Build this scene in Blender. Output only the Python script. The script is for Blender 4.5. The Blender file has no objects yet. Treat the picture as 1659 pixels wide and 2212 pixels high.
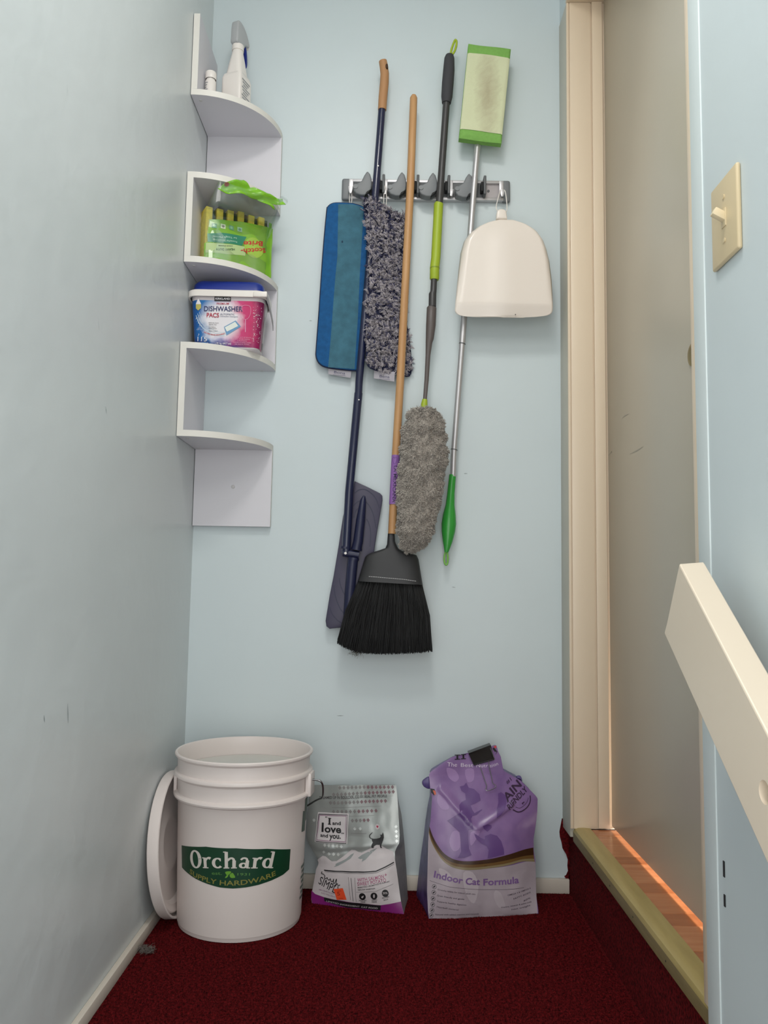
import bpy, bmesh, math, random
from mathutils import Vector, Matrix, noise
random.seed(7)
SC = bpy.context.scene
COL = SC.collection

# ------------------------------------------------------------------ camera, world, lights, exposure
cam = bpy.data.cameras.new('camera'); cam.sensor_width = 36; cam.lens = 1720*36/2212
cam.clip_start = .02
co = bpy.data.objects.new('camera', cam); COL.objects.link(co); SC.camera = co
RX = Vector((.9998, .0057, .0167)); FW = Vector((-.0072, .9955, .0947)).normalized()
UP = (RX - FW*RX.dot(FW)).normalized().cross(FW)
RX = FW.cross(UP)
co.matrix_world = Matrix(((RX.x, UP.x, -FW.x, .5052), (RX.y, UP.y, -FW.y, -2.0422), (RX.z, UP.z, -FW.z, .7388), (0, 0, 0, 1)))

w = bpy.data.worlds.new('world'); SC.world = w; w.use_nodes = True
w.node_tree.nodes['Background'].inputs[0].default_value = (.93, .97, 1, 1)
w.node_tree.nodes['Background'].inputs[1].default_value = .6

def lamp(name, loc, target, size, power, color, sy=None):
    l = bpy.data.lights.new(name, 'AREA'); l.size = size; l.energy = power; l.color = color
    if sy: l.shape = 'RECTANGLE'; l.size_y = sy
    o = bpy.data.objects.new(name, l); COL.objects.link(o); o.location = loc
    o.rotation_euler = (Vector(target)-Vector(loc)).to_track_quat('-Z', 'Y').to_euler()
    return o
lamp('stairwell_light', (.46, -1.95, 2.25), (.48, 0, 1.0), .6, 5.2, (1, .97, .925))
lamp('ceiling_light', (.44, -1.25, 2.5), (.42, -1.2, 0), .35, 10.5, (1, .97, .92))
lamp('rear_fill', (.48, -2.2, .75), (.47, 0, .8), .85, 10.5, (1, .98, .95), 1.5)  # added fill panel low behind the camera, evens out the wall brightness
lamp('room_beyond_daylight', (1.45, -.5, .272), (1.04, -.5, .178), .9, 20, (1, .93, .84), .008)

vs = SC.view_settings
SC.display_settings.display_device = 'sRGB'
vs.view_transform = 'Standard'; vs.look = 'None'; vs.gamma = 1; vs.use_curve_mapping = False; vs.exposure = 0.0

# ------------------------------------------------------------------ helpers
def lin(c):
    if isinstance(c, str): c = tuple(int(c[i:i+2], 16) for i in (0, 2, 4))
    return tuple((v/255/12.92 if v/255 <= .04045 else ((v/255+.055)/1.055)**2.4) for v in c)+(1,)
MATS = {}
def mat(name, c, rough=.5, metal=0, var=0, vscale=20, bump=0, bscale=60, c2=None, aniso=None, coat=0, sheen=0, alpha=1, detail=4, bdist=.002, spec=.5):
    m = bpy.data.materials.new(name); m.use_nodes = True
    nt = m.node_tree; N, L = nt.nodes, nt.links
    b = N['Principled BSDF']; b.inputs['Base Color'].default_value = lin(c)
    b.inputs['Roughness'].default_value = rough; b.inputs['Metallic'].default_value = metal
    b.inputs['Coat Weight'].default_value = coat; b.inputs['Sheen Weight'].default_value = sheen
    b.inputs['Specular IOR Level'].default_value = spec
    if alpha < 1: b.inputs['Alpha'].default_value = alpha
    tc = N.new('ShaderNodeTexCoord'); mp = N.new('ShaderNodeMapping'); L.new(tc.outputs['Object'], mp.inputs['Vector'])
    if aniso: mp.inputs['Scale'].default_value = aniso
    if c2 is not None or var:
        nz = N.new('ShaderNodeTexNoise'); nz.inputs['Scale'].default_value = vscale; nz.inputs['Detail'].default_value = detail
        L.new(mp.outputs[0], nz.inputs['Vector'])
        rp = N.new('ShaderNodeValToRGB'); L.new(nz.outputs[0], rp.inputs[0])
        ca = lin(c)
        if c2 is not None: cb = lin(c2)
        else: cb = tuple(v*(1-var) for v in ca[:3])+(1,); ca = tuple(min(1, v*(1+var)) for v in ca[:3])+(1,)
        rp.color_ramp.elements[0].color = cb; rp.color_ramp.elements[1].color = ca
        rp.color_ramp.elements[0].position = .3; rp.color_ramp.elements[1].position = .7
        L.new(rp.outputs[0], b.inputs['Base Color'])
    if bump:
        n2 = N.new('ShaderNodeTexNoise'); n2.inputs['Scale'].default_value = bscale; n2.inputs['Detail'].default_value = 3
        L.new(mp.outputs[0], n2.inputs['Vector'])
        bp = N.new('ShaderNodeBump'); bp.inputs['Strength'].default_value = bump; bp.inputs['Distance'].default_value = bdist
        L.new(n2.outputs[0], bp.inputs['Height']); L.new(bp.outputs[0], b.inputs['Normal'])
    MATS[name] = m
    return m
def film_mat(name, tint, mix=.22, rough=.12):
    m = bpy.data.materials.new(name); m.use_nodes = True
    N, L = m.node_tree.nodes, m.node_tree.links; N.clear()
    o = N.new('ShaderNodeOutputMaterial'); t = N.new('ShaderNodeBsdfTransparent'); g = N.new('ShaderNodeBsdfGlossy'); x = N.new('ShaderNodeMixShader')
    t.inputs[0].default_value = lin(tint); g.inputs['Roughness'].default_value = rough; g.inputs[0].default_value = (.9, .9, .9, 1)
    x.inputs[0].default_value = mix; L.new(t.outputs[0], x.inputs[1]); L.new(g.outputs[0], x.inputs[2]); L.new(x.outputs[0], o.inputs[0])
    return m

def tag(o, label=None, cat=None, group=None, kind=None):
    if label: o['label'] = label
    if cat: o['category'] = cat
    if group: o['group'] = group
    if kind: o['kind'] = kind
    return o
def empty(name, loc, label=None, cat=None, group=None):
    o = bpy.data.objects.new(name, None); COL.objects.link(o); o.location = loc; o.empty_display_size = .02
    return tag(o, label, cat, group)
def origin(p):
    v = Vector((0, 0, 0))
    while p is not None: v += p.location; p = p.parent
    return v
def obj(name, bm, m, parent=None, smooth=True, ang=40):
    """link a bmesh (world coordinates) as one object; geometry is stored relative to the parent"""
    me = bpy.data.meshes.new(name)
    if smooth:
        for f in bm.faces: f.smooth = True
        a = math.radians(ang)
        for e in bm.edges:
            if len(e.link_faces) == 2 and e.calc_face_angle(0) > a: e.smooth = False
    if parent is not None: bmesh.ops.translate(bm, verts=bm.verts, vec=-origin(parent))
    bm.to_mesh(me); bm.free()
    for q in (m if isinstance(m, (list, tuple)) else [m]): me.materials.append(q)
    o = bpy.data.objects.new(name, me); COL.objects.link(o); o.parent = parent
    return o
def raw(name, vs_, fs, m, parent=None, smooth=True):
    me = bpy.data.meshes.new(name); off = origin(parent) if parent is not None else Vector((0, 0, 0))
    me.from_pydata([(v[0]-off.x, v[1]-off.y, v[2]-off.z) for v in vs_], [], fs); me.materials.append(m)
    if smooth: me.polygons.foreach_set('use_smooth', [True]*len(me.polygons))
    o = bpy.data.objects.new(name, me); COL.objects.link(o); o.parent = parent
    return o
def box(bm, x0, x1, y0, y1, z0, z1, bev=0, seg=2):
    r = bmesh.ops.create_cube(bm, size=1)['verts']
    for v in r: v.co = Vector((x0 if v.co.x < 0 else x1, y0 if v.co.y < 0 else y1, z0 if v.co.z < 0 else z1))
    if bev:
        es = list({e for v in r for e in v.link_edges})
        bmesh.ops.bevel(bm, geom=es, offset=bev, segments=seg, profile=.5, affect='EDGES')
    return bm
def B(*a, **k): return box(bmesh.new(), *a, **k)
def frames(pts):
    out = []; t0 = None; n = None
    for i, p in enumerate(pts):
        t = (pts[min(i+1, len(pts)-1)]-pts[max(i-1, 0)]).normalized()
        if n is None: n = t.orthogonal().normalized()
        else:
            n = (n - t*n.dot(t)).normalized()
        out.append((n, t.cross(n)))
    return out
def tube(bm, pts, rad, seg=16, cap=True, closed=False, flat=None):
    pts = [Vector(p) for p in pts]
    rad = [rad]*len(pts) if isinstance(rad, (int, float)) else rad
    rings = []
    for p, (n, b), r in zip(pts, frames(pts), rad):
        ring = []
        for k in range(seg):
            a = 2*math.pi*k/seg; d = n*math.cos(a)*r+b*math.sin(a)*r
            if flat: d.y *= flat
            ring.append(bm.verts.new(p+d))
        rings.append(ring)
    for i in range(len(rings)-1+(1 if closed else 0)):
        A, Bq = rings[i], rings[(i+1) % len(rings)]
        for k in range(seg): bm.faces.new((A[k], A[(k+1) % seg], Bq[(k+1) % seg], Bq[k]))
    if cap and not closed: bm.faces.new(rings[0][::-1]); bm.faces.new(rings[-1])
    bmesh.ops.recalc_face_normals(bm, faces=bm.faces)
    return bm
def T(*a, **k): return tube(bmesh.new(), *a, **k)
def lathe(prof, c, seg=64, closed=False):
    bm = bmesh.new(); rings = []
    for r, z in prof:
        if r < 1e-6: rings.append([bm.verts.new((c[0], c[1], c[2]+z))])
        else: rings.append([bm.verts.new((c[0]+r*math.cos(2*math.pi*k/seg), c[1]+r*math.sin(2*math.pi*k/seg), c[2]+z)) for k in range(seg)])
    for A, Q in zip(rings, rings[1:]+([rings[0]] if closed else [])):
        for k in range(seg):
            j = (k+1) % seg
            if len(A) == 1 and len(Q) == 1: continue
            if len(A) == 1: bm.faces.new((A[0], Q[j], Q[k]))
            elif len(Q) == 1: bm.faces.new((A[k], A[j], Q[0]))
            else: bm.faces.new((A[k], A[j], Q[j], Q[k]))
    bmesh.ops.recalc_face_normals(bm, faces=bm.faces)
    return bm
def prism(pts, y0, y1, bev=0, seg=2, fn=None):
    """XZ outline extruded along y (fn maps (x, y, z) to a point)"""
    fn = fn or (lambda x, y, z: (x, y, z))
    bm = bmesh.new(); a = [bm.verts.new(fn(x, y0, z)) for x, z in pts]; b = [bm.verts.new(fn(x, y1, z)) for x, z in pts]
    f1 = bm.faces.new(a); f2 = bm.faces.new(b[::-1]); n = len(pts); f1.normal_update(); f2.normal_update()
    for i in range(n): bm.faces.new((a[i], b[i], b[(i+1) % n], a[(i+1) % n]))
    bmesh.ops.recalc_face_normals(bm, faces=bm.faces)
    if bev: bmesh.ops.bevel(bm, geom=list(set(f1.edges) | set(f2.edges)), offset=bev, segments=seg, profile=.5, affect='EDGES')
    bmesh.ops.triangulate(bm, faces=[f for f in bm.faces if len(f.verts) > 4])
    return bm
def spline(pts, n=8, closed=True):
    """Catmull-Rom through 2D points"""
    out = []; N = len(pts)
    rng = range(N) if closed else range(N-1)
    for i in rng:
        g = (lambda k: pts[k % N]) if closed else (lambda k: pts[min(max(k, 0), N-1)])
        p0, p1, p2, p3 = g(i-1), g(i), g(i+1), g(i+2)
        for k in range(n):
            t = k/n
            out.append(tuple(.5*((2*b)+(c-a)*t+(2*a-5*b+4*c-d)*t*t+(3*b-a-3*c+d)*t**3) for a, b, c, d in zip(p0, p1, p2, p3)))
    if not closed: out.append(tuple(pts[-1]))
    return out
def lerp_at(pts, z, key=1, val=0):
    """interpolate val against key along a polyline sorted by key"""
    p = sorted(pts, key=lambda q: q[key])
    if z <= p[0][key]: return p[0][val]
    for a, b in zip(p, p[1:]):
        if z <= b[key]:
            t = (z-a[key])/max(b[key]-a[key], 1e-9); return a[val]+(b[val]-a[val])*t
    return p[-1][val]
def mix(a, b, t): return tuple(x+(y-x)*t for x, y in zip(a, b))

# 2D print: polygons and lettering laid on a surface
def P2(*polys):
    bm = bmesh.new()
    for p in polys:
        ar = sum(p[i-1][0]*p[i][1]-p[i][0]*p[i-1][1] for i in range(len(p)))
        if ar < 0: p = p[::-1]
        f = bm.faces.new([bm.verts.new((x, z, 0)) for x, z in p]); f.normal_update()
    bmesh.ops.triangulate(bm, faces=bm.faces[:], ngon_method='EAR_CLIP')
    return bm
def circle(c, r, n=24, ry=None): return [(c[0]+r*math.cos(2*math.pi*k/n), c[1]+(ry or r)*math.sin(2*math.pi*k/n)) for k in range(n)]
def stroke2(pts, wd):
    """2D polyline with width (number or list) as a polygon"""
    n = len(pts); wd = [wd]*n if isinstance(wd, (int, float)) else wd
    L_, R_ = [], []
    for i, p in enumerate(pts):
        a = Vector(pts[max(i-1, 0)]); b = Vector(pts[min(i+1, n-1)]); t = (b-a).normalized(); nn = Vector((-t.y, t.x))*wd[i]/2
        L_.append((p[0]+nn.x, p[1]+nn.y)); R_.append((p[0]-nn.x, p[1]-nn.y))
    return L_, R_
def strokes(*list_):
    bm = bmesh.new()
    for pts, wd in list_:
        L_, R_ = stroke2(pts, wd)
        a = [bm.verts.new((x, z, 0)) for x, z in L_]; b = [bm.verts.new((x, z, 0)) for x, z in R_]
        for i in range(len(a)-1): bm.faces.new((b[i], b[i+1], a[i+1], a[i]))
    return bm
def merge(*bms):
    r = bmesh.new()
    for b in bms:
        me = bpy.data.meshes.new('t'); b.to_mesh(me); b.free(); r.from_mesh(me); bpy.data.meshes.remove(me)
    return r
CAP = None
def along(path, bm, x0, x1, hs):
    """bend flat lettering along a baseline given as points; hs scales its height"""
    path = [Vector(p) for p in path]; seg = [(b-a).length for a, b in zip(path, path[1:])]; tot = sum(seg)
    for v in bm.verts:
        d = (v.co.x-x0)/(x1-x0)*tot; k = 0
        while k < len(seg)-1 and d > seg[k]: d -= seg[k]; k += 1
        tg = (path[k+1]-path[k]).normalized(); u = d/seg[k]
        tp_ = (path[min(k+2, len(path)-1)]-path[max(k-1, 0)]).normalized(); tg = (tg+tp_).normalized()
        q = path[k]+(path[k+1]-path[k])*u+Vector((-tg.y, tg.x))*(v.co.y*hs); v.co = (q.x, q.y, 0)
    return bm
def text(body, p0, p1, h, bold=0, shear=0, warp=None, path=None):
    """lettering whose baseline runs from p0 to p1 with cap height h; fitted to that length"""
    global CAP
    cu = bpy.data.curves.new('t', 'FONT'); cu.body = body; cu.size = 1; cu.offset = bold; cu.shear = shear; cu.resolution_u = 3
    cu.dimensions = '2D'
    o = bpy.data.objects.new('t', cu); COL.objects.link(o); bpy.context.view_layer.update()
    me = bpy.data.meshes.new_from_object(o.evaluated_get(bpy.context.evaluated_depsgraph_get()))
    bpy.data.objects.remove(o); bpy.data.curves.remove(cu)
    bm = bmesh.new(); bm.from_mesh(me); bpy.data.meshes.remove(me)
    xs = [v.co.x for v in bm.verts]; x0, x1 = min(xs), max(xs)
    if path: return along(path, bm, x0, x1, h/.72)
    d = Vector((p1[0]-p0[0], p1[1]-p0[1])); L = d.length; d.normalize(); n = Vector((-d.y, d.x))
    for v in bm.verts:
        s = (v.co.x-x0)/(x1-x0); hh = v.co.y/.72*h
        q = Vector(p0)+d*(s*L)+n*hh
        if warp: q = q+n*warp(s)
        v.co = (q.x, q.y, 0)
    return bm
def decal(name, bm, fn, m, parent, step=.012, smooth=True):
    """cut a flat print on a grid and lay it on the surface fn(x, z) -> point"""
    if isinstance(bm, (list, tuple)):
        return [decal(name, b, fn, m, parent, step, smooth) for b in bm][0]
    if step:
        for ax in (0, 1):
            lo = min(v.co[ax] for v in bm.verts); hi = max(v.co[ax] for v in bm.verts)
            k = math.floor(lo/step)+1
            while k*step < hi:
                c = [0, 0, 0]; c[ax] = k*step; nn = [0, 0, 0]; nn[ax] = 1
                bmesh.ops.bisect_plane(bm, geom=bm.verts[:]+bm.edges[:]+bm.faces[:], plane_co=c, plane_no=nn, dist=1e-6); k += 1
    for v in bm.verts: v.co = Vector(fn(v.co.x, v.co.y))
    o = obj(name, bm, m, parent, smooth=smooth, ang=80)
    return o
def flat(y): return lambda x, z: (x, y, z)

def hairs(name, roots, m, parent, kind='stuff', seg=3):
    """roots: list of (points, radius) -> one mesh of thin tapered strands"""
    V, F = [], []
    for pts, r in roots:
        b0 = len(V); n = len(pts)
        for i, p in enumerate(pts):
            t = (pts[min(i+1, n-1)]-pts[max(i-1, 0)]); t.normalize()
            a = t.orthogonal(); a.normalize(); c = t.cross(a); rr = r*(1-.55*i/(n-1))
            for k in range(seg):
                an = 2*math.pi*k/seg; V.append(p+a*(math.cos(an)*rr)+c*(math.sin(an)*rr))
        for i in range(n-1):
            for k in range(seg):
                j = (k+1) % seg; q = b0+i*seg
                F.append((q+k, q+j, q+seg+j, q+seg+k))
    o = raw(name, V, F, m, parent)
    if kind: o['kind'] = kind
    return o

# ------------------------------------------------------------------ materials
M_wall = mat('blue wall paint', (201, 212, 215), .42, bump=.35, bscale=9, bdist=.004, var=.012, vscale=3)
M_wall_l = mat('blue wall paint brushed', (207, 213, 214), .34, bump=.5, bscale=14, bdist=.004, var=.015, vscale=3)
M_cream = mat('cream gloss trim', (226, 208, 184), .32, bump=.1, bscale=25)
M_door = mat('beige semi gloss door', (188, 180, 164), .3, bump=.06, bscale=8, var=.02, vscale=3)
M_base = mat('baseboard paint', (205, 196, 184), .45, bump=.15, bscale=40)
M_corner = mat('pale blue gloss casing', (208, 218, 219), .45, bump=.2, bscale=20)
M_shelf = mat('white melamine board', (212, 210, 216), .45)
M_edge = mat('white board edge', (222, 219, 212), .5)
M_screw = mat('plastic cap', (200, 198, 198), .5)
M_black = mat('black plastic', (22, 22, 24), .45)
M_ink = mat('black ink', (20, 19, 22), .5)
M_white = mat('white plastic', (232, 226, 220), .35)
M_pan = mat('white dustpan plastic', (232, 222, 212), .22)
M_bucket = mat('bucket plastic', (226, 216, 212), .38, bump=.03, bscale=30)
M_alu = mat('brushed aluminium', (198, 196, 198), .42, metal=.75, aniso=(1, 1, 30), bump=.05, bscale=80)
M_steel = mat('steel wire', (150, 150, 152), .3, metal=1)
M_grey = mat('grey plastic', (112, 115, 118), .45)
M_dgrey = mat('dark grey plastic', (88, 90, 92), .5)
M_rub = mat('black rubber', (20, 21, 22), .7)
M_navy = mat('navy metal pole', (24, 30, 62), .28, coat=.3)
M_navyp = mat('navy plastic', (26, 30, 62), .42)
M_navyplate = mat('purple grey plastic plate', (62, 58, 80), .45, var=.06, vscale=18)
M_groove = mat('plate groove', (34, 36, 64), .5)
M_tan = mat('tan rubber grip', (176, 130, 88), .6)
M_wood = mat('pine broom pole', (196, 152, 104), .45, c2=(176, 128, 82), vscale=10, aniso=(6, 6, .6), bump=.05, bscale=40)
M_duster_grip = mat('charcoal foam grip', (58, 58, 62), .75, bump=.2, bscale=300, bdist=.0005)
M_duster_pole = mat('charcoal pole', (58, 57, 58), .4)
M_lime = mat('lime plastic', (158, 178, 44), .45)
M_brown = mat('taupe plastic', (92, 84, 82), .45)
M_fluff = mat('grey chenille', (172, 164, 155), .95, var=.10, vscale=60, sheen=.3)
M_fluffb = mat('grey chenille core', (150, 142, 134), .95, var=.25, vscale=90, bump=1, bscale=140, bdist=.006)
M_green = mat('green plastic grip', (52, 150, 58), .25)
M_lgreen = mat('light green loop', (120, 180, 80), .45)
M_gmop = mat('green microfibre band', (122, 172, 84), .9, var=.06, vscale=120, bump=.6, bscale=400, bdist=.001)
M_blue = mat('blue microfibre', (22, 84, 138), .95, var=.14, vscale=90, bump=.8, bscale=500, bdist=.0012)
M_teal = mat('teal scrub strip', (62, 106, 124), .95, var=.16, vscale=45, bump=.8, bscale=420, bdist=.0012)
M_pipe = mat('navy piping', (18, 24, 58), .8)
M_tagm = mat('grey fabric tag', (168, 164, 172), .7)
M_str1 = mat('grey strands', (172, 166, 172), .9)
M_str2 = mat('navy strands', (70, 70, 100), .9)
M_str3 = mat('light strands', (190, 182, 186), .9)
M_bris = mat('black bristle', (13, 13, 15), .6)
M_broomcap = mat('black broom cap', (44, 44, 46), .5, bump=.08, bscale=200, bdist=.0006)
M_thread = mat('white thread', (205, 205, 205), .8)
M_purplelabel = mat('purple paper label', (142, 98, 168), .55)
M_switch = mat('ivory plastic plate', (206, 188, 152), .35)
M_rail = mat('cream rail paint', (226, 212, 192), .36, bump=.12, bscale=14, bdist=.003)
M_nose = mat('olive varnished nosing', (172, 154, 98), .32, c2=(158, 140, 86), vscale=8, aniso=(8, 1, 8), bump=.05)
M_nose_low = mat('darker nosing edge', (120, 106, 72), .5, var=.12, vscale=20, aniso=(8, 1, 8))  # lower face of the nosing, a darker olive brown
M_planks = [mat('hardwood %d' % i, c, .26, c2=c2, vscale=7, aniso=(1.4, 9, 9), bump=.04, bscale=30, coat=.3) for i, (c, c2) in enumerate((
    ((190, 126, 82), (174, 108, 66)), ((180, 114, 70), (162, 98, 58)), ((194, 132, 90), (178, 114, 72)), ((172, 106, 64), (154, 92, 54))))]
M_gap = mat('dark joint', (70, 40, 24), .8)

# carpet: speckled deep red loop pile
M_carpet = mat('dark red carpet', (116, 25, 29), .98, c2=(46, 9, 12), vscale=190, bump=1, bscale=260, bdist=.005, detail=3, spec=.08)

# ------------------------------------------------------------------ structure
def struct(name, bm, m, parent=None, **k):
    o = obj(name, bm, m, parent, **k)
    if parent is None: o['kind'] = 'structure'
    return o
XR = .948
struct('wall_back', B(-.12, .992, 0, .12, -.25, 2.75), M_wall, smooth=False)
struct('wall_left', B(-.12, 0, -3.2, 0, -1.6, 2.75), M_wall_l, smooth=False)
bm = bmesh.new(); box(bm, XR, XR+.11, -3.2, -.905, -1.6, 2.75); box(bm, XR, XR+.11, -.905, .0, 2.272, 2.75)
wall_right = struct('wall_right', bm, M_wall, smooth=False)
for z0, z1 in ((.372, .392), (.335, .350)):       # two dark staples in the wall beside the rail
    obj('staple', B(XR-.0012, XR+.002, -.9665, -.9625, z0, z1), M_black, wall_right, smooth=False)
struct('ceiling', B(-.12, 1.4, -3.2, .12, 2.75, 2.85), mat('ceiling paint', (225, 226, 224), .7), smooth=False)
floor = struct('floor', B(0, .994, -.78, .02, -.06, 0), M_carpet, smooth=False)
for k in range(1, 5):                              # steps going down towards the camera
    obj('stair_tread', B(0, XR, -.78-.27*k, -.78-.27*(k-1), -.06-.185*k, -.185*k), M_carpet, floor, smooth=False)
    obj('stair_riser', B(0, XR, -.78-.27*(k-1), -.76-.27*(k-1), -.06-.185*k, -.06-.185*(k-1)), M_carpet, floor, smooth=False)
# carpeted riser below the doorway and its torn edge on the back wall
riser = obj('carpet_riser', B(.962, .994, -.905, .01, -.01, .150), M_carpet, floor, smooth=False)
torn = [(.9447,.1769),(.9421,.1644),(.9382,.1446),(.9394,.1323),(.9437,.1175),(.9457,.1053),(.9545,.0907),(.9585,.0784),(.9574,.0637),(.9589,.0515),(.9543,.0416),(.9497,.0386),(.953,.0347),(.9623,.0344),(.9631,-.0058)]
torn = torn+[(.9615, -.001), (.9615, torn[0][1]-.004)]
obj('carpet_torn_edge', prism(torn, -.005, -.0005), M_carpet, floor, smooth=False)

# baseboards
bl = struct('baseboard_left', B(0, .012, -.78, 0, 0, .0255, bev=.002), M_base)
bb = struct('baseboard_back', B(.0125, .9605, -.012, 0, 0, .0345, bev=.002), M_base)
# door casing, jamb and head (far side of the opening)
cas = bmesh.new(); box(cas, .946, 1.04, -.0850, -.0008, .157, 2.272, bev=.0015)
struct('trim_1', cas, mat('casing side paint', (190, 186, 172), .4, bump=.1, bscale=25), ang=60)
jm = bmesh.new(); box(jm, .946, 1.08, -.0885, -.0852, .178, 2.2715); box(jm, .9535, 1.0085, -.0920, -.0885, .178, 2.2715, bev=.0012); box(jm, 1.0110, 1.0375, -.0965, -.0885, .181, 2.2715, bev=.0012)
box(jm, .9462, .9520, -.0915, -.0885, .178, 2.2715, bev=.001)
struct('trim_2', jm, M_cream)
hd = bmesh.new(); box(hd, .9445, 1.08, -.93, -.0852, 2.2718, 2.35, bev=.002)
struct('trim_3', hd, M_cream)
# near casing (pale blue strip) and near stop
struct('trim_4', B(XR-.0018, XR+.05, -.945, -.9040, .0, 2.3, bev=.0015, seg=3), M_corner)
struct('trim_5', B(.949, 1.0375, -.9035, -.884, .178, 2.2715, bev=.001), M_cream)
# door
d = empty('door_1', (1.0415, -.5, .178)); d['kind'] = 'structure'
obj('door_leaf', B(1.0415, 1.0795, -.872, -.0970, .187, 2.2685, bev=.0015), M_door, d)
kn = lathe([(0, .0045), (.012, .0045), (.017, .004), (.0205, .0025), (.0215, 0), (0, 0)], (0, 0, 0), 32)
bmesh.ops.rotate(kn, verts=kn.verts, cent=(0, 0, 0), matrix=Matrix.Rotation(-math.pi/2, 3, 'Y')); bmesh.ops.translate(kn, verts=kn.verts, vec=(1.0413, -.6535, 1.162))
o = obj('lock_rosette', kn, mat('aged brass', (150, 130, 78), .3, metal=1), d); o['label'] = 'small round brass lock rosette'
sc = bmesh.new()
for pts in ([(-.2193,1.1407),(-.2393,1.1414),(-.268,1.1394)], [(-.2742,1.0465),(-.3225,1.0451),(-.3685,1.0467)], [(-.1003,1.0719),(-.13,1.0768),(-.1241,1.0745)]):
    L_, R_ = stroke2(pts, [.0008, .0032, .0008] if len(pts) == 3 else .002)
    for i in range(len(pts)-1): sc.faces.new([sc.verts.new((1.0411, q[0], q[1])) for q in (L_[i], R_[i], R_[i+1], L_[i+1])])
obj('scuff_mark', sc, mat('grey scuff', (166, 159, 146), .5), d, smooth=False)

# hall floor beyond the threshold: planks laid across the doorway
hall = struct('floor_hall', B(.992, 2.2, -1.9, .6, .138, .1765), M_gap, smooth=False)
hall.name = 'floor.001'
ys = [(1.0183,-.1414)[1], (1.0152,-.2851)[1], (1.019,-.4356)[1], (1.0133,-.5804)[1], (.9876,-.7282)[1]]
edges = [-.0967, ys[0], ys[1], ys[1]-.045, ys[2], ys[2]-.05, ys[3], ys[3]-.052, ys[4], ys[4]-.055, -.8915]
edges = sorted(set(edges), reverse=True)
for i in range(len(edges)-1):
    a, b = edges[i], edges[i+1]
    if a-b < .004: continue
    obj('plank', B(.9925, 1.5, b+.0005, a-.0005, .168, .178+random.uniform(-.0003, .0003), bev=.0006, seg=1), M_planks[(i*3+1) % 4], hall, smooth=False)
# bullnose nosing at the edge of the step
prof = [(.9918, .1800), (.975, .1812), (.963, .1805), (.9555, .1770), (.9525, .1700)]
low = [(.9525, .1700), (.9528, .1480), (.9918, .1480)]
bm = bmesh.new()
def extr(bm, pr, y0, y1, mi, close=False):
    a = [bm.verts.new((x, y0, z)) for x, z in pr]; b = [bm.verts.new((x, y1, z)) for x, z in pr]
    for i in range(len(pr)-1):
        f = bm.faces.new((a[i], a[i+1], b[i+1], b[i])); f.material_index = mi
    return a, b
a1, b1 = extr(bm, prof, -.0858, -.905, 0); a2, b2 = extr(bm, low, -.0858, -.905, 1)
bm.faces.new(a1+a2[1:]); bm.faces.new((b1+b2[1:])[::-1]); bmesh.ops.remove_doubles(bm, verts=bm.verts, dist=1e-5); bmesh.ops.recalc_face_normals(bm, faces=bm.faces)
nose = struct('trim_6', bm, [M_nose, M_nose_low], ang=30)
bmn = bmesh.new()
for y in (-.27, -.40, -.55, -.72): tube(bmn, [(.9536, y, .159), (.9522, y, .159)], .0018, 8)
obj('nail_head', bmn, M_black, nose)

# light switch on the right wall
sw = empty('light_switch', (XR, -1.026, 1.233), 'ivory toggle light switch plate on the blue wall above the sloping rail', 'light switch')
obj('switch_plate', B(XR-.0065, XR, -1.0665, -.985, 1.1755, 1.2905, bev=.003, seg=3), M_switch, sw)
tg = B(-.017, .002, -.005, .005, -.0055, .0055, bev=.0015); bmesh.ops.rotate(tg, verts=tg.verts, cent=(0, 0, 0), matrix=Matrix.Rotation(math.radians(28), 3, 'Y'))
bmesh.ops.translate(tg, verts=tg.verts, vec=(XR-.006, -1.027, 1.2345)); obj('toggle', tg, mat('ivory toggle', (222, 206, 172), .3), sw)
obj('toggle_slot', B(XR-.0078, XR-.005, -1.0335, -1.0205, 1.221, 1.246, bev=.0008), M_switch, sw)
for z in (1.263, 1.203):
    s_ = T([(XR-.0062, -1.027, z), (XR-.0077, -1.027, z)], .0032, 12); o = obj('screw', s_, M_switch, sw)

# sloping hand rail board on the right wall
rl = empty('stair_rail', (.89, -1.0, .7), 'thick cream painted board rail sloping down beside the doorway at right', 'handrail')
x1, x2 = .872, .91
A1 = (-1.032,.7758); A2 = (-1.2583,.6041); C1 = (-1.0171,.778); C2 = (-1.1815,.6617)
D0 = (-.9828,.6994); D1 = (-.9715,.6849); D2 = (-1.2508,.4807)
def ext(a, b, y=-1.55):
    t = (y-a[0])/(b[0]-a[0]); return (y, a[1]+(b[1]-a[1])*t)
E2 = ext(A1, A2); F2 = ext(C1, C2); G2 = ext(D1, D2)
F2 = (F2[0], E2[1])
bm = bmesh.new()
fr = [bm.verts.new((x1,)+p) for p in (A1, D0, D1, G2, E2)]
bk = [bm.verts.new((x2,)+p) for p in (C1, (D0[0]-.11+.024, D0[1]), (D1[0]-.11+.024, D1[1]), G2, F2)]
bm.faces.new(fr); bm.faces.new(bk[::-1])
for i in range(5): bm.faces.new((fr[i], bk[i], bk[(i+1) % 5], fr[(i+1) % 5]))
bmesh.ops.recalc_face_normals(bm, faces=bm.faces)
bmesh.ops.bevel(bm, geom=bm.edges[:], offset=.0022, segments=2, profile=.5, affect='EDGES')
bmesh.ops.triangulate(bm, faces=[f for f in bm.faces if len(f.verts) > 4])
rail = obj('rail_board', bm, M_rail, rl, smooth=False)
hole = (-1.2473,.5478)
cut = T([(x1-.01, hole[0], hole[1]), (x1+.016, hole[0], hole[1])], .0115, 32)
cobj = obj('hole_cutter', cut, M_rail, None)
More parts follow.
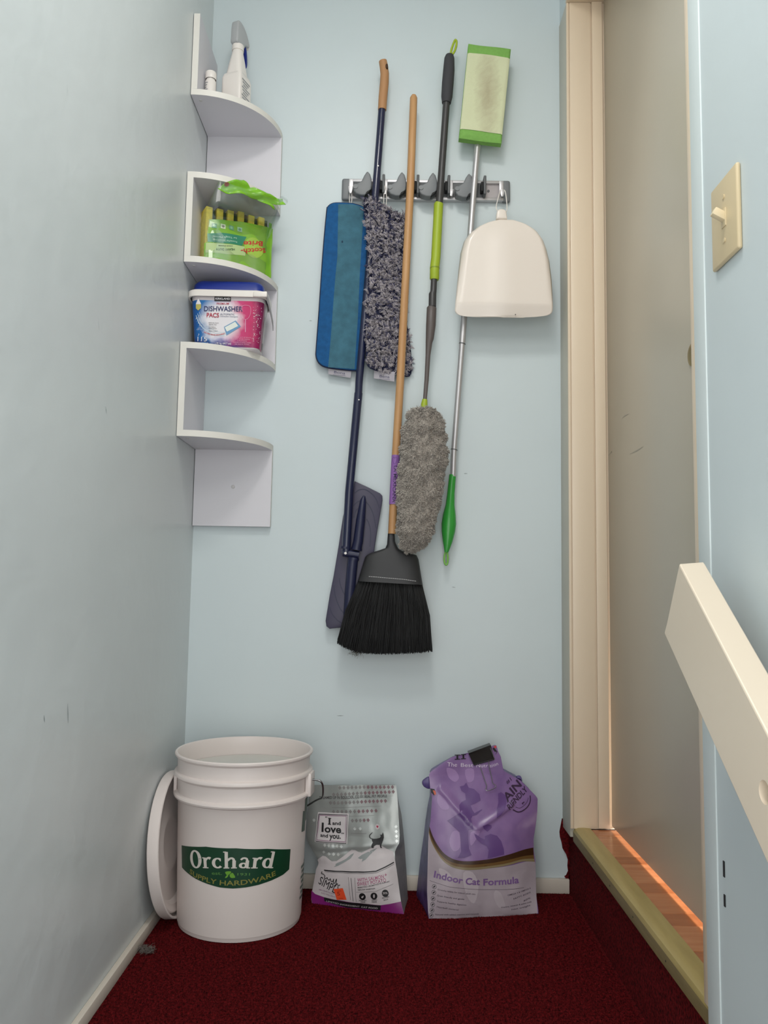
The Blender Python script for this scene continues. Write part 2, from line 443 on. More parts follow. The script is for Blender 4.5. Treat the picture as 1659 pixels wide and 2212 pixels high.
md = rail.modifiers.new('hole', 'BOOLEAN'); md.object = cobj; md.operation = 'DIFFERENCE'; md.solver = 'EXACT'
bpy.context.view_layer.update(); rail.location = -Vector((0, 0, 0))
me = bpy.data.meshes.new_from_object(rail.evaluated_get(bpy.context.evaluated_depsgraph_get())); rail.modifiers.clear(); rail.data = me
bpy.data.objects.remove(cobj)
obj('bolt_head', lathe([(0, .004), (.004, .004), (.0055, .002), (.0055, 0)], (0, 0, 0), 20), M_steel, rl).matrix_local = Matrix.Translation(Vector((x1+.016, hole[0], hole[1]))-rl.location) @ Matrix.Rotation(-math.pi/2, 4, 'Y')
obj('rail_bracket', T([(x2-.004, -1.30, .55), (XR, -1.30, .55)], .012, 16), M_rail, rl)

# ------------------------------------------------------------------ zigzag corner shelf
sh = empty('corner_shelf', (.003, -.003, .889), 'white zigzag corner shelf unit with five curved tiers in the left corner', 'shelf')
PT, ZB, WD, TK = .212, .889, .2, .015
S = lambda k: ZB+(PT-TK)+(5-k)*PT
G = .0015
for k in range(1, 6):
    z0 = S(k); pts = [(G, -G), (WD, -G)]
    n = 28
    arc = [(G+(WD-G)*math.cos(a), -G-(WD-G)*math.sin(a)) for a in [math.pi/2*i/n for i in range(n+1)]]
    ring = [(G, -G)]+arc
    bm = bmesh.new(); lo = [bm.verts.new((x, y, z0)) for x, y in ring]; hi = [bm.verts.new((x, y, z0+TK)) for x, y in ring]
    bm.faces.new(lo[::-1]); bm.faces.new(hi)
    for i in range(len(ring)):
        j = (i+1) % len(ring); f = bm.faces.new((lo[i], lo[j], hi[j], hi[i])); f.material_index = 1 if 1 <= i < len(ring)-1 else 0
    bmesh.ops.recalc_face_normals(bm, faces=bm.faces)
    obj('shelf', bm, [M_shelf, M_edge], sh)
def panel(bm, mi): return bm
for k in (1, 3, 5):       # side panels standing on tiers 1, 3, 5 against the left wall
    t = {1: None, 3: 2, 5: 4}[k]; z1 = S(k)+PT if t is None else S(t); z0 = S(k)+TK
    bm = B(G, G+TK, -WD, -G, z0, z1)
    for f in bm.faces:
        if f.calc_center_median().y < -WD+1e-4: f.material_index = 1
    obj('side_panel', bm, [M_shelf, M_edge], sh, smooth=False)
for k in (1, 3, 5):       # back panels hanging below tiers 1, 3, 5
    t = {1: 2, 3: 4, 5: None}[k]; z0 = ZB if t is None else S(t)+TK
    bm = B(G, WD, -G-TK, -G, z0, S(k))
    for f in bm.faces:
        if f.calc_center_median().x > WD-1e-4: f.material_index = 1
    obj('back_panel', bm, [M_shelf, M_edge], sh, smooth=False)
c = (.1022,.9903)
cp = lathe([(.0048, 0), (.0048, .0012), (.003, .0026), (0, .003)], (0, 0, 0), 20); bmesh.ops.rotate(cp, verts=cp.verts, cent=(0, 0, 0), matrix=Matrix.Rotation(math.pi/2, 3, 'X'))
bmesh.ops.translate(cp, verts=cp.verts, vec=(c[0], -.0165, c[1])); obj('screw_cap', cp, M_screw, sh)
for k, (x, y) in ((1, (.02, -.175)), (3, (.02, -.175)), (5, (.02, -.17)), (5, (.012, -.03)), (4, (.035, -.006)), (4, (.165, -.006))):
    obj('screw_cap', lathe([(0, -.0012), (.0035, -.001), (.0045, 0)], (x, y, S(k)), 16), M_screw, sh)

# ---- white spray bottle on the top tier
sp = empty('spray_bottle', (.088, -.082, S(1)+TK), 'white spray bottle with grey trigger head on the top tier of the corner shelf', 'bottle')
zt = S(1)+TK
def sec(bm, rows, seg=24, rot=0, c=(0, 0)):
    """rows: (z, half-x, half-y, power) superellipse rings"""
    rings = []
    for z, hx, hy, pw in rows:
        ring = []
        for k in range(seg):
            a = 2*math.pi*k/seg; ca, sa = math.cos(a), math.sin(a)
            x = hx*math.copysign(abs(ca)**(2/pw), ca); y = hy*math.copysign(abs(sa)**(2/pw), sa)
            ring.append(bm.verts.new((c[0]+x*math.cos(rot)-y*math.sin(rot), c[1]+x*math.sin(rot)+y*math.cos(rot), z)))
        rings.append(ring)
    for A, Q in zip(rings, rings[1:]):
        for k in range(seg): bm.faces.new((A[k], A[(k+1) % seg], Q[(k+1) % seg], Q[k]))
    bm.faces.new(rings[0][::-1]); bm.faces.new(rings[-1]); bmesh.ops.recalc_face_normals(bm, faces=bm.faces)
    return bm
SPR = math.radians(66); SC_ = (.088, -.082)
obj('bottle_body', sec(bmesh.new(), [(zt, .0275, .0275, 7), (zt+.004, .029, .029, 9), (zt+.098, .029, .029, 9), (zt+.108, .0265, .0265, 7), (zt+.111, .0225, .0225, 5), (zt+.15, .018, .018, 3), (zt+.176, .0140, .0140, 2.2), (zt+.181, .0135, .0135, 2)], 64, -.35, SC_), M_white, sp)
obj('neck_collar', sec(bmesh.new(), [(zt+.181, .0155, .0155, 2), (zt+.196, .0155, .0155, 2), (zt+.198, .013, .013, 2)], 24, 0, SC_), M_white, sp)
# head: side outline extruded, pointing to the right along the spray direction
hd_ = [(-.017, .196), (.013, .196), (.019, .206), (.027, .209), (.037, .214), (.034, .226), (.022, .243), (.008, .254), (-.006, .258), (-.015, .256), (-.018, .24), (-.019, .215)]
dv = Vector((math.cos(SPR), math.sin(SPR))); nv = Vector((-dv.y, dv.x))
hf = lambda x, y, z: (SC_[0]+dv.x*x+nv.x*y, SC_[1]+dv.y*x+nv.y*y, zt+z)
obj('trigger_head', prism(spline(hd_, 4), -.0115, .0115, bev=.004, seg=3, fn=hf), mat('grey translucent plastic', (172, 174, 176), .35), sp)
obj('nozzle', T([hf(.034, 0, .218), hf(.042, 0, .217)], .007, 16), M_white, sp)
obj('trigger', prism(spline([(.022, .208), (.03, .208), (.035, .19), (.037, .168), (.034, .155), (.030, .157), (.030, .172), (.026, .192)], 4), -.006, .006, bev=.002, fn=hf), mat('blue trigger', (18, 36, 120), .35), sp)
# printed label lines on the right face
ln = bmesh.new()
rot = -.35; ax = Vector((math.cos(rot), math.sin(rot))); ay = Vector((-math.sin(rot), math.cos(rot)))
# right face: local -y side turned towards +x
def spf(u, z):
    p = Vector(SC_)+ax*.0294+ay*u; return (p.x, p.y, z)
def spf2(u, z):
    p = Vector(SC_)-ay*.0436+ax*u; return (p.x, p.y, z)
M_lab = mat('label print grey', (150, 152, 155), .5)
pl = P2(*[[(-.021+.003*(i % 3), zt+.090-.007*i), (.017-.006*((i*7) % 3), zt+.090-.007*i), (.017-.006*((i*7) % 3), zt+.0865-.007*i), (-.021+.003*(i % 3), zt+.0865-.007*i)] for i in range(11)])
decal('label_print', pl, spf, M_lab, sp, 0)
pb = empty('pill_bottle', (.033, -.135, zt), 'small white capped bottle beside the spray bottle on the top tier', 'bottle')
obj('bottle_body', lathe([(0, 0), (.0125, 0), (.0135, .002), (.0135, .060), (.0115, .064), (.011, .067)], (.033, -.135, zt), 32), M_white, pb)
obj('cap', lathe([(.0135, .066), (.0138, .067), (.0138, .083), (.0125, .0855), (0, .086)], (.033, -.135, zt), 32), M_white, pb)
pl = bmesh.new()
def pbf(s, z): a = s/.0137; return (.033+.0137*math.sin(a), -.135-.0137*math.cos(a), z)
pl = P2(*[[(-.020, zt+.056-.006*i), (-.004-.002*(i % 3), zt+.053-.006*i), (-.004-.002*(i % 3), zt+.0505-.006*i), (-.020, zt+.0535-.006*i)] for i in range(8)])
decal('label_print', pl, pbf, M_lab, pb, .003)

# ---- pack of sponges standing upside down on tier 3
zk = S(3)+TK
O0 = Vector((.036, -.152)); DU = Vector((.154, .092)).normalized(); NU = Vector((DU.y, -DU.x))   # along the face, towards the viewer
def pk(s, n, z): p = O0+DU*s+NU*n; return (p.x, p.y, z)
pack = empty('sponge_pack', pk(.09, -.03, zk), 'green and clear film pack of yellow scrub sponges, upside down on the third tier', 'sponge pack')
M_sponge = mat('yellow sponge', (214, 196, 82), .9, var=.12, vscale=150, bump=.5, bscale=300, bdist=.001)
M_scrub = mat('dark green scrub', (40, 62, 40), .95, var=.3, vscale=200, bump=.6, bscale=300, bdist=.001)
LN = .176
def pbox(s0, s1, n0, n1, z0, z1, bev=.002):
    bm = B(s0, s1, n0, n1, z0, z1, bev=bev)
    for v in bm.verts: v.co = Vector(pk(*v.co))
    return bm
w6 = (LN-.010)/6
for i in range(6):
    s0 = .004+i*w6+.001; ht = .1565+.0015*i+random.uniform(-.003, .003)
    sg = obj('sponge', pbox(s0, s0+w6*.62, -.066, -.008, zk+.003, zk+ht), M_sponge, pack)
    obj('scrub_layer', pbox(s0+w6*.62+.0003, s0+w6*.9, -.066, -.009, zk+.003, zk+ht-.006, .001), M_scrub, sg)
# printed sheet on the front: bulging surface over the lower part
def pkf(off):
    def f(s, z):
        u = min(max(s/LN, 0), 1); v = (z-zk)/.16
        n = -.006+.011*(1-(2*u-1)**4)*(1-max(0, 2*v-1)**2*.5)+.0012*math.sin(s*90+z*60)+.001*math.sin(z*140)
        return pk(s, n+off, z)
    return f
M_pk = mat('green printed film', (134, 182, 58), .28, c2=(116, 170, 44), vscale=12)
bot = [(.0035,1.5441),(.0646,1.5474),(.1225,1.5409),(.1568,1.533),(.1811,1.5283)]
top = [(.0118,1.6429),(.0349,1.6467),(.0872,1.6547),(.1298,1.6589),(.1733,1.6616),(.1826,1.6622)]
rt = [(.1819,1.6485),(.1813,1.5921),(.1812,1.5473)]
lf = [(.0031,1.5547),(.0021,1.5791),(.0093,1.5841),(.0085,1.6054),(.0118,1.6321)]
sheet = decal('printed_sheet', P2([(max(.0, s), zk+.004) for s, z in (lf[0], bot[-1])]+rt[::-1]+top[::-1]+lf[::-1]), pkf(.0), M_pk, pack, .008)
decal('green_side', P2([(LN-.012, zk+.003), (LN+.002, zk+.003), (LN+.003, zk+.15), (LN-.006, zk+.15)]), pkf(.0006), mat('green film edge', (120, 176, 44), .3), sheet, .008)
decal('teal_band', P2([(.0089,1.6055),(.0448,1.6133),(.0863,1.617),(.1075,1.6178),(.0961,1.5919),(.0762,1.5905),(.0457,1.5875),(.0094,1.583)]), pkf(.0008), mat('teal print', (44, 128, 98), .35), sheet, .01)
decal('pale_band', P2([(.0053,1.5799),(.0763,1.5894),(.105,1.5919),(.1059,1.5679),(.0554,1.5616),(.0062,1.5565)]), pkf(.0007), mat('pale green print', (176, 198, 138), .35), sheet, .01)
decal('disc_print', P2(circle((.1286,1.5942), .026, 32)), pkf(.001), mat('yellow green print', (158, 192, 72), .35), sheet, .008)
M_red = mat('red print', (190, 42, 44), .4)
ka = [(.1613,1.6031),(.0954,1.5819),(.1528,1.6178),(.1001,1.605)]
decal('lettering', [text('Scotch-', ka[0], (ka[1][0]-.004, ka[1][1]), .0125, .02, .15), text('Brite', ka[2], ka[3], .0125, .02, .15)], pkf(.0014), M_red, sheet, .01)
kb = [(.0766,1.5796),(.0291,1.5705),(.0709,1.5859),(.0352,1.5795),(.0825,1.6007),(.0229,1.5928),(.0821,1.6105),(.0226,1.6013)]
decal('small_lettering', text('HEAVY DUTY', kb[0], kb[1], .0055, .015), pkf(.0014), mat('green ink', (40, 84, 46), .4), sheet, .02)
decal('small_lettering', [text('SCRUB SPONGES', kb[2], kb[3], .003), ], pkf(.0014), M_ink, sheet, .02)
decal('small_lettering', [text('Powerful Scrubbing', kb[4], kb[5], .0048), text('for Tough Messes', kb[6], kb[7], .0045)], pkf(.0014), mat('pale ink', (190, 220, 200), .4), sheet, .02)
ic = [(.0237,1.6276),(.0453,1.6298),(.067,1.632),(.0891,1.6331)]
for i, c in enumerate(ic):
    decal('icon', P2([(c[0]-.006, c[1]-.006), (c[0]+.006, c[1]-.006), (c[0]+.006, c[1]+.006), (c[0]-.006, c[1]+.006)]), pkf(.001), mat('icon %d' % i, ((84, 150, 110), (196, 206, 176), (90, 150, 120), (150, 190, 160))[i], .4), sheet, .02)
    decal('icon_mark', P2(circle(c, .0035, 12)), pkf(.0014), mat('icon mark %d' % i, ((170, 210, 180), (110, 120, 100), (140, 190, 150), (90, 140, 110))[i], .4), sheet, 0)
# clear film bag around the sponges, gathered under the folded green flap
M_film = film_mat('clear film', (244, 248, 244), .13, .08)
bm = bmesh.new(); rows = []
for j in range(13):
    v = j/12; z = zk+.004+.186*v
    th = .036*(1-.25*v**2)*(1 if v < .75 else 1-.75*(v-.75)/.25); cx = -.033+.20*max(0, v-.55)
    sl = -.003+.03*max(0, v-.6)**1.2*1.5; sr = LN+.002-.004*v
    ring = []
    for k in range(40):
        a = 2*math.pi*k/40; ca, sa = math.cos(a), math.sin(a)
        s = (sl+sr)/2+(sr-sl)/2*math.copysign(abs(ca)**.45, ca); n = cx+th*math.copysign(abs(sa)**.6, sa)
        wv = .0035*noise.noise(Vector((s*38, n*50, z*42)))*(1 if v > .3 else .3)
        ring.append(bm.verts.new(pk(s, n+wv+.003, z-.012*v*max(0, (s/LN)))))
    rows.append(ring)
for A, Q in zip(rows, rows[1:]):
    for k in range(40): bm.faces.new((A[k], A[(k+1) % 40], Q[(k+1) % 40], Q[k]))
obj('clear_film', bm, M_film, pack, ang=180)
# green folded flap at the top
fl = [(.0111,1.6954),(.0293,1.7165),(.078,1.74),(.096,1.7245),(.1048,1.7265),(.1362,1.7182),(.1473,1.7213),(.168,1.7148),(.1805,1.716),(.1878,1.7014),(.1707,1.7001),(.1515,1.6961),(.1622,1.6824),(.1542,1.6825),(.1349,1.6883),(.1146,1.6981),(.086,1.6979),(.0622,1.6956),(.0345,1.6902),(.0196,1.6924)]
M_flap = mat('green film flap', (126, 186, 44), .25)
def flapf(off):
    return lambda s, z: pk(s, .057+.005*math.sin(s*95+z*60)+.004*math.sin(z*210-s*50)+off, z)
bm = P2(fl)
fo = decal('film_flap', bm, flapf(0), M_flap, pack, .004); md = fo.modifiers.new('thick', 'SOLIDIFY'); md.thickness = .001
decal('flap_print', P2(circle((.0341,1.7142), .006, 12, .004)), flapf(.0012), mat('dark red print', (150, 60, 40), .4), fo, 0)
tailp = [(.168,1.7148),(.1825,1.7266),(.1976,1.7207),(.1935,1.7062),(.1844,1.7005)]
to = decal('clear_tail', P2(tailp), lambda s, z: pk(s, .055+.004*math.sin(z*200+s*90), z), film_mat('clear film tail', (236, 242, 240), .25, .15), pack, .006)

# ---- tub of dishwasher tablets on tier 4
zd = S(4)+TK
TC = Vector((.097, -.101)); tr = math.radians(1.5)
tub = empty('detergent_tub', (TC.x, TC.y, zd), 'blue lidded tub with pink and blue label on the fourth tier', 'tub')
def rrect(hx, hy, r, n=6):
    out = []
    for cx, cy, a0 in ((hx-r, hy-r, 0), (-hx+r, hy-r, 90), (-hx+r, -hy+r, 180), (hx-r, -hy+r, 270)):
        for i in range(n+1):
            a = math.radians(a0+90*i/n); out.append((cx+r*math.cos(a), cy+r*math.sin(a)))
    return out
def loft(rows, c, rot, capb=True, capt=True):
    bm = bmesh.new(); R = []
    for z, hx, hy, r in rows:
        R.append([bm.verts.new((c.x+x*math.cos(rot)-y*math.sin(rot), c.y+x*math.sin(rot)+y*math.cos(rot), z)) for x, y in rrect(hx, hy, r)])
    n = len(R[0])
    for A, Q in zip(R, R[1:]):
        for k in range(n): bm.faces.new((A[k], A[(k+1) % n], Q[(k+1) % n], Q[k]))
    if capb: bm.faces.new(R[0][::-1])
    if capt: bm.faces.new(R[-1])
    bmesh.ops.recalc_face_normals(bm, faces=bm.faces); return bm
HB, HT = .141, .132
hx0, hx1, hy0, hy1 = .079, .090, .040, .050
M_tub = mat('tub plastic', (214, 206, 208), .35)
obj('tub_body', loft([(zd, hx0-.004, hy0-.004, .016), (zd+.004, hx0, hy0, .018), (zd+HT, hx1, hy1, .022)], TC, tr), M_tub, tub)
obj('rim', loft([(zd+HT-.004, hx1+.004, hy1+.004, .024), (zd+HT-.004, hx1+.008, hy1+.008, .026), (zd+HT+.011, hx1+.0085, hy1+.0085, .027), (zd+HT+.013, hx1+.006, hy1+.006, .026), (zd+HT+.013, hx1-.006, hy1-.006, .02)], TC, tr, False, False), M_white, tub)
M_blid = mat('blue lid', (14, 42, 132), .38)
obj('lid', loft([(zd+HT+.009, hx1-.001, hy1-.001, .022), (zd+HT+.032, hx1-.004, hy1-.004, .022), (zd+HT+.040, hx1-.010, hy1-.010, .02), (zd+HT+.041, hx1-.014, hy1-.014, .018)], TC, tr), M_blid, tub)
obj('lid_tab', loft([(zd+HT+.038, .02, .012, .006), (zd+HT+.044, .018, .010, .006)], TC+Vector((-.052, -.018)), tr), M_blid, tub)
# label surface: wraps around the tapering body; s measured along the perimeter from the front-left
def tubf(off):
    def f(s, z):
        t = (z-zd)/HT; hx = hx0+(hx1-hx0)*t+off; hy = hy0+(hy1-hy0)*t+off; r = .018+.004*t
        q = s-TUBW/2
        fx = hx-r; al = math.pi/2*r
        sg = 1 if q >= 0 else -1; q = abs(q)
        if q <= fx: x, y = q, -hy
        elif q <= fx+al: a = (q-fx)/r; x, y = fx+r*math.sin(a), -hy+r-r*math.cos(a)
        else: x, y = hx, -hy+r+(q-fx-al)
        x *= sg
        return (TC.x+x*math.cos(tr)-y*math.sin(tr), TC.y+x*math.sin(tr)+y*math.cos(tr), z)
    return f
TUBW = .176
TB = lambda p: (p[0], p[1])
def label_mat():
    m = mat('tub label print', (255, 255, 255), .35); N, L = m.node_tree.nodes, m.node_tree.links
    tc = N.new('ShaderNodeTexCoord'); sp_ = N.new('ShaderNodeSeparateXYZ'); L.new(tc.outputs['Object'], sp_.inputs[0])
    def ramp(stops):
        r = N.new('ShaderNodeValToRGB'); e = r.color_ramp.elements
        while len(e) < len(stops): e.new(.5)
        for k, (p_, c_) in enumerate(stops): e[k].position = p_; e[k].color = lin(c_)
        return r
    def math_(op, a_, b_=None):
        n = N.new('ShaderNodeMath'); n.operation = op
        for k, v in enumerate((a_, b_)):
            if v is None: continue
            if isinstance(v, (int, float)): n.inputs[k].default_value = v
            else: L.new(v, n.inputs[k])
        return n.outputs[0]
    def mixc(f, a_, b_):
        n = N.new('ShaderNodeMix'); n.data_type = 'RGBA'; L.new(f, n.inputs[0]); L.new(a_, n.inputs[6]); L.new(b_, n.inputs[7]); return n.outputs[2]
    nz = N.new('ShaderNodeTexNoise'); nz.inputs['Scale'].default_value = 45; nz.inputs['Detail'].default_value = 4; L.new(tc.outputs['Object'], nz.inputs['Vector'])
    wob = math_('MULTIPLY', math_('SUBTRACT', nz.outputs[0], .5), .035)
    x = math_('ADD', sp_.outputs['X'], wob); z = math_('ADD', sp_.outputs['Z'], wob)
    side = ramp([(0, (20, 78, 150)), (.30, (26, 120, 180)), (.45, (150, 120, 190)), (.60, (206, 70, 130)), (.85, (190, 36, 96)), (1, (130, 24, 80))])
    L.new(math_('ADD', math_('DIVIDE', x, .17), .5), side.inputs[0])
    dx = math_('DIVIDE', math_('ADD', x, .012), .060); dz = math_('DIVIDE', math_('SUBTRACT', z, .072), .064)
    d = math_('SQRT', math_('ADD', math_('MULTIPLY', dx, dx), math_('MULTIPLY', dz, dz)))
    fr_ = ramp([(.55, (0, 0, 0)), (1, (255, 255, 255))]); L.new(d, fr_.inputs[0])
    wh = N.new('ShaderNodeRGB'); wh.outputs[0].default_value = lin((228, 224, 228))
    c = mixc(fr_.outputs[0], wh.outputs[0], side.outputs[0])
    dark = ramp([(0, (30, 34, 100)), (.55, (40, 44, 120)), (.8, (120, 28, 90)), (1, (160, 30, 90))]); L.new(math_('ADD', math_('DIVIDE', x, .17), .5), dark.inputs[0])
    bt = ramp([(.06, (255, 255, 255)), (.22, (0, 0, 0))]); L.new(math_('ADD', math_('DIVIDE', z, .13), math_('MULTIPLY', math_('ABSOLUTE', x), 0)), bt.inputs[0])
    c = mixc(bt.outputs[0], c, dark.outputs[0]); L.new(c, N['Principled BSDF'].inputs['Base Color'])
    return m
M_lw = mat('label white', (226, 222, 226), .35); M_lp = mat('label pale pink', (222, 160, 190), .35)
tlab = decal('label', P2([(-.002, zd+.006), (.2, zd+.006), (.206, zd+HT-.012), (-.008, zd+HT-.012)]), tubf(.0004), label_mat(), tub, .004)
def tp(pts): return [(x, z) for x, z in pts]
sw_ = tp([(.0124,1.3957),(.0203,1.3769),(.0353,1.3604),(.0582,1.3483),(.0847,1.3468)])
M_swl = mat('label swirl', (190, 214, 222), .35)
for k, wd_ in ((0, .0016), (1, .0010), (2, .0007)):
    decal('swirl', strokes((spline([(x+.004*k, z+.004*k) for x, z in sw_], 5, False), wd_)), tubf(.0011), M_swl, tlab, .004)
rs = random.Random(3); dots = []
for i in range(150):
    u = rs.random(); 
    if i < 70: c = TB(mix((.012, zd+.085), (.03, zd+.02), u)); c = (c[0]+rs.uniform(-.006, .03), c[1]+rs.uniform(-.012, .012))
    else: c = (rs.uniform(.150, .176), rs.uniform(zd+.02, zd+.11))
    r = rs.uniform(.0005, .0011); dots.append([(c[0]-r, c[1]), (c[0], c[1]-r), (c[0]+r, c[1]), (c[0], c[1]+r)])
decal('sparkles', P2(*dots), tubf(.0014), M_lw, tlab, 0)['kind'] = 'stuff'
k_ = tp([(.0571,1.4422),(.0973,1.4426),(.0977,1.4309),(.0572,1.4306),(.0597,1.4345),(.0956,1.4349)])
decal('brand_block', P2(k_[:4]), tubf(.0017), M_ink, tlab, .008)
decal('lettering', text('KIRKLAND', k_[4], k_[5], .0048, .03), tubf(.0021), M_lw, tlab, .01)
k_ = tp([(.063,1.4223),(.0927,1.4228),(.0325,1.4057),(.1266,1.4069),(.0392,1.391),(.0693,1.3911),(.0721,1.3971),(.1071,1.3969),(.0723,1.3924),(.1148,1.3924)])
M_dred = mat('label crimson', (168, 34, 62), .4)
M_dblue = mat('label ink blue', (26, 38, 92), .4)
decal('lettering', [text('PREMIUM', k_[0], k_[1], .0048, .01), text('PACS', k_[4], k_[5], .0108, .02)], tubf(.0018), M_dred, tlab, .01)
decal('lettering', [text('DISHWASHER', k_[2], k_[3], .0125, .015), text('AUTOMATIC', k_[6], k_[7], .0042), text('Dishwasher Detergent', k_[8], k_[9], .003)], tubf(.0018), M_dblue, tlab, .01)
k_ = tp([(.018,1.3316),(.0408,1.3315),(.0199,1.3243),(.0407,1.3244),(.061,1.3253),(.1002,1.3251),(.0335,1.353),(.0846,1.351)])
decal('lettering', [text('115', k_[0], k_[1], .0115, .002), text('1.95 kg (68.7 oz)', k_[4], k_[5], .0047, .01)], tubf(.0018), M_lw, tlab, .01)
decal('count_bar', P2([(k_[2][0], k_[2][1]), (k_[3][0], k_[3][1]), (k_[3][0], k_[3][1]+.0042), (k_[2][0], k_[2][1]+.0042)]), tubf(.0018), mat('light blue bar', (112, 164, 206), .4), tlab, .01)
decal('lettering', text('NO PRE-RINSE REQUIRED', k_[6], (k_[7][0], k_[7][1]-.0005), .003, .02, warp=lambda s: -.0055*math.sin(math.pi*s)), tubf(.0019), M_red, tlab, .01)
k_ = tp([(.0445,1.3758),(.0694,1.3759),(.0446,1.3715),(.0638,1.3716),(.0449,1.3657),(.062,1.3656),(.045,1.3617),(.0648,1.3617),(.0452,1.356),(.0669,1.3561)])
decal('small_lettering', [text('REMOVES STUCK', k_[0], k_[1], .0024), text('GREASE, OILS', k_[2], k_[3], .0024), text('POWERFUL', k_[4], k_[5], .0024), text('SHINE BOOST', k_[6], k_[7], .0024), text('FRESH SCENT', k_[8], k_[9], .0024)], tubf(.0018), M_ink, tlab, .012)
k_ = tp([(.1115,1.342),(.1482,1.3416),(.1096,1.3379),(.1453,1.3373),(.1148,1.3338),(.1383,1.3329),(.1058,1.3294),(.1487,1.3285),(.109,1.3251),(.1457,1.3243)])
decal('small_lettering', [*[text(b_, k_[2*i], k_[2*i+1], .0027) for i, b_ in enumerate(('KEEP OUT OF REACH', 'OF CHILDREN', 'CAUTION', 'HARMFUL IF SWALLOWED', 'SEE BACK PANEL'))]], tubf(.0018), M_lp, tlab, .012)
k_ = tp([(.082,1.3678),(.11,1.3843),(.1232,1.3698),(.0888,1.3475),(.084,1.3668),(.1091,1.3811),(.1166,1.3707),(.0895,1.3564)])
decal('tablet_print', P2(k_[:4]), tubf(.0017), mat('tablet blue', (104, 150, 190), .35), tlab, .006)
decal('tablet_print', P2(k_[4:]), tubf(.0020), mat('tablet white', (226, 230, 222), .35), tlab, .006)
g_ = tp([(.1262,1.4206),(.1441,1.42),(.1462,1.4031),(.1405,1.3903),(.1324,1.3875),(.1241,1.392),(.1217,1.4025)])
decal('glass_print', strokes((tp([(.1341,1.3876),(.1345,1.3564)]), .0016), (spline(g_, 3)+[g_[0]], .0008)), tubf(.0019), M_lp, tlab, .006)
k_ = tp([(.018,1.4371),(.0247,1.4234),(.0251,1.4129),(.0181,1.4068),(.0118,1.4126),(.012,1.4231)])
decal('drop_print', P2(k_), tubf(.0017), mat('drop olive', (186, 176, 96), .4), tlab, .006)
decal('drop_print', P2([k_[0], k_[1], mix(k_[1], k_[2], .1), mix(k_[5], k_[4], .1), k_[5]]), tubf(.002), M_lw, tlab, .006)
# side panel print and barcode on the right end
decal('side_label', P2([(.199, zd+.012), (.226, zd+.012), (.230, zd+.085), (.216, zd+.1), (.203, zd+.085)]), tubf(.0008), mat('side label grey', (188, 182, 184), .4), tlab, .004)
decal('barcode', P2(*[[(.202+.0016*i, zd+.014), (.2028+.0016*i, zd+.014), (.2028+.0016*i, zd+.03), (.202+.0016*i, zd+.03)] for i in range(8)]), tubf(.0012), M_ink, tlab, 0)
hp = [Vector((TC.x+.0985, TC.y-.048, zd+HT+.004)), Vector((TC.x+.101, TC.y-.03, zd+HT-.012)), Vector((TC.x+.103, TC.y+0, zd+HT-.030)), Vector((TC.x+.103, TC.y+.03, zd+HT-.042)), Vector((TC.x+.1, TC.y+.055, zd+HT-.046))]
bm = bmesh.new(); prv = None
for p in hp:
    q = [bm.verts.new(p+Vector((dx, 0, dz))) for dx, dz in ((-.001, -.006), (.001, -.006), (.001, .006), (-.001, .006))]
    if prv:
        for k in range(4): bm.faces.new((prv[k], prv[(k+1) % 4], q[(k+1) % 4], q[k]))
    else: bm.faces.new(q[::-1])
    prv = q
bm.faces.new(prv); bmesh.ops.recalc_face_normals(bm, faces=bm.faces)
obj('carry_handle', bm, mat('grey strap plastic', (168, 164, 168), .4), tub)
obj('rim_latch', B(TC.x+.066, TC.x+.1005, TC.y-hy1-.0105, TC.y-hy1-.0015, zd+HT-.005, zd+HT+.0095, bev=.003), M_white, tub)

# ------------------------------------------------------------------ mop rack on the back wall
rk = empty('mop_rack', (.588, -.001, 1.795), 'grey and aluminium wall rack with four broom grippers and fold down hooks', 'tool rack')
zr0, zr1 = 1.7665, 1.8225
obj('rail_plate', B(.372, .803, -.010, -.001, zr0+.004, zr1-.004, bev=.0015), mat('satin aluminium plate', (186, 180, 182), .45, metal=.3), rk)
for za, zb in ((zr1-.009, zr1-.001), (zr0, zr0+.008)): obj('rail_lip', B(.384, .794, -.0165, -.001, za, zb, bev=.0015), M_alu, rk)
for xa, xb in ((.3635, .3875), (.789, .812)): obj('end_cap', B(xa, xb, -.0145, -.0005, zr0-.002, zr1+.002, bev=.006, seg=4), M_grey, rk)
cam_px = ((595,90), (583,95), (560,128), (537,178), (490,205), (464,222), (458,245), (462,275), (480,300), (530,318), (576,318), (605,296), (627,262), (634,215), (632,165), (618,115))
CAM = [(.4331,1.8268),(.4298,1.8253),(.4237,1.8157),(.4176,1.8012),(.4049,1.7933),(.3978,1.7883),(.3963,1.7817),(.3976,1.7731),(.4027,1.766),(.4165,1.7611),(.4291,1.7613),(.4369,1.7677),(.4428,1.7775),(.4445,1.791),(.4437,1.8053),(.4396,1.8196)]
TIPS = [(.4331,1.8272),(.5237,1.8265),(.6051,1.8257),(.6999,1.8232)]
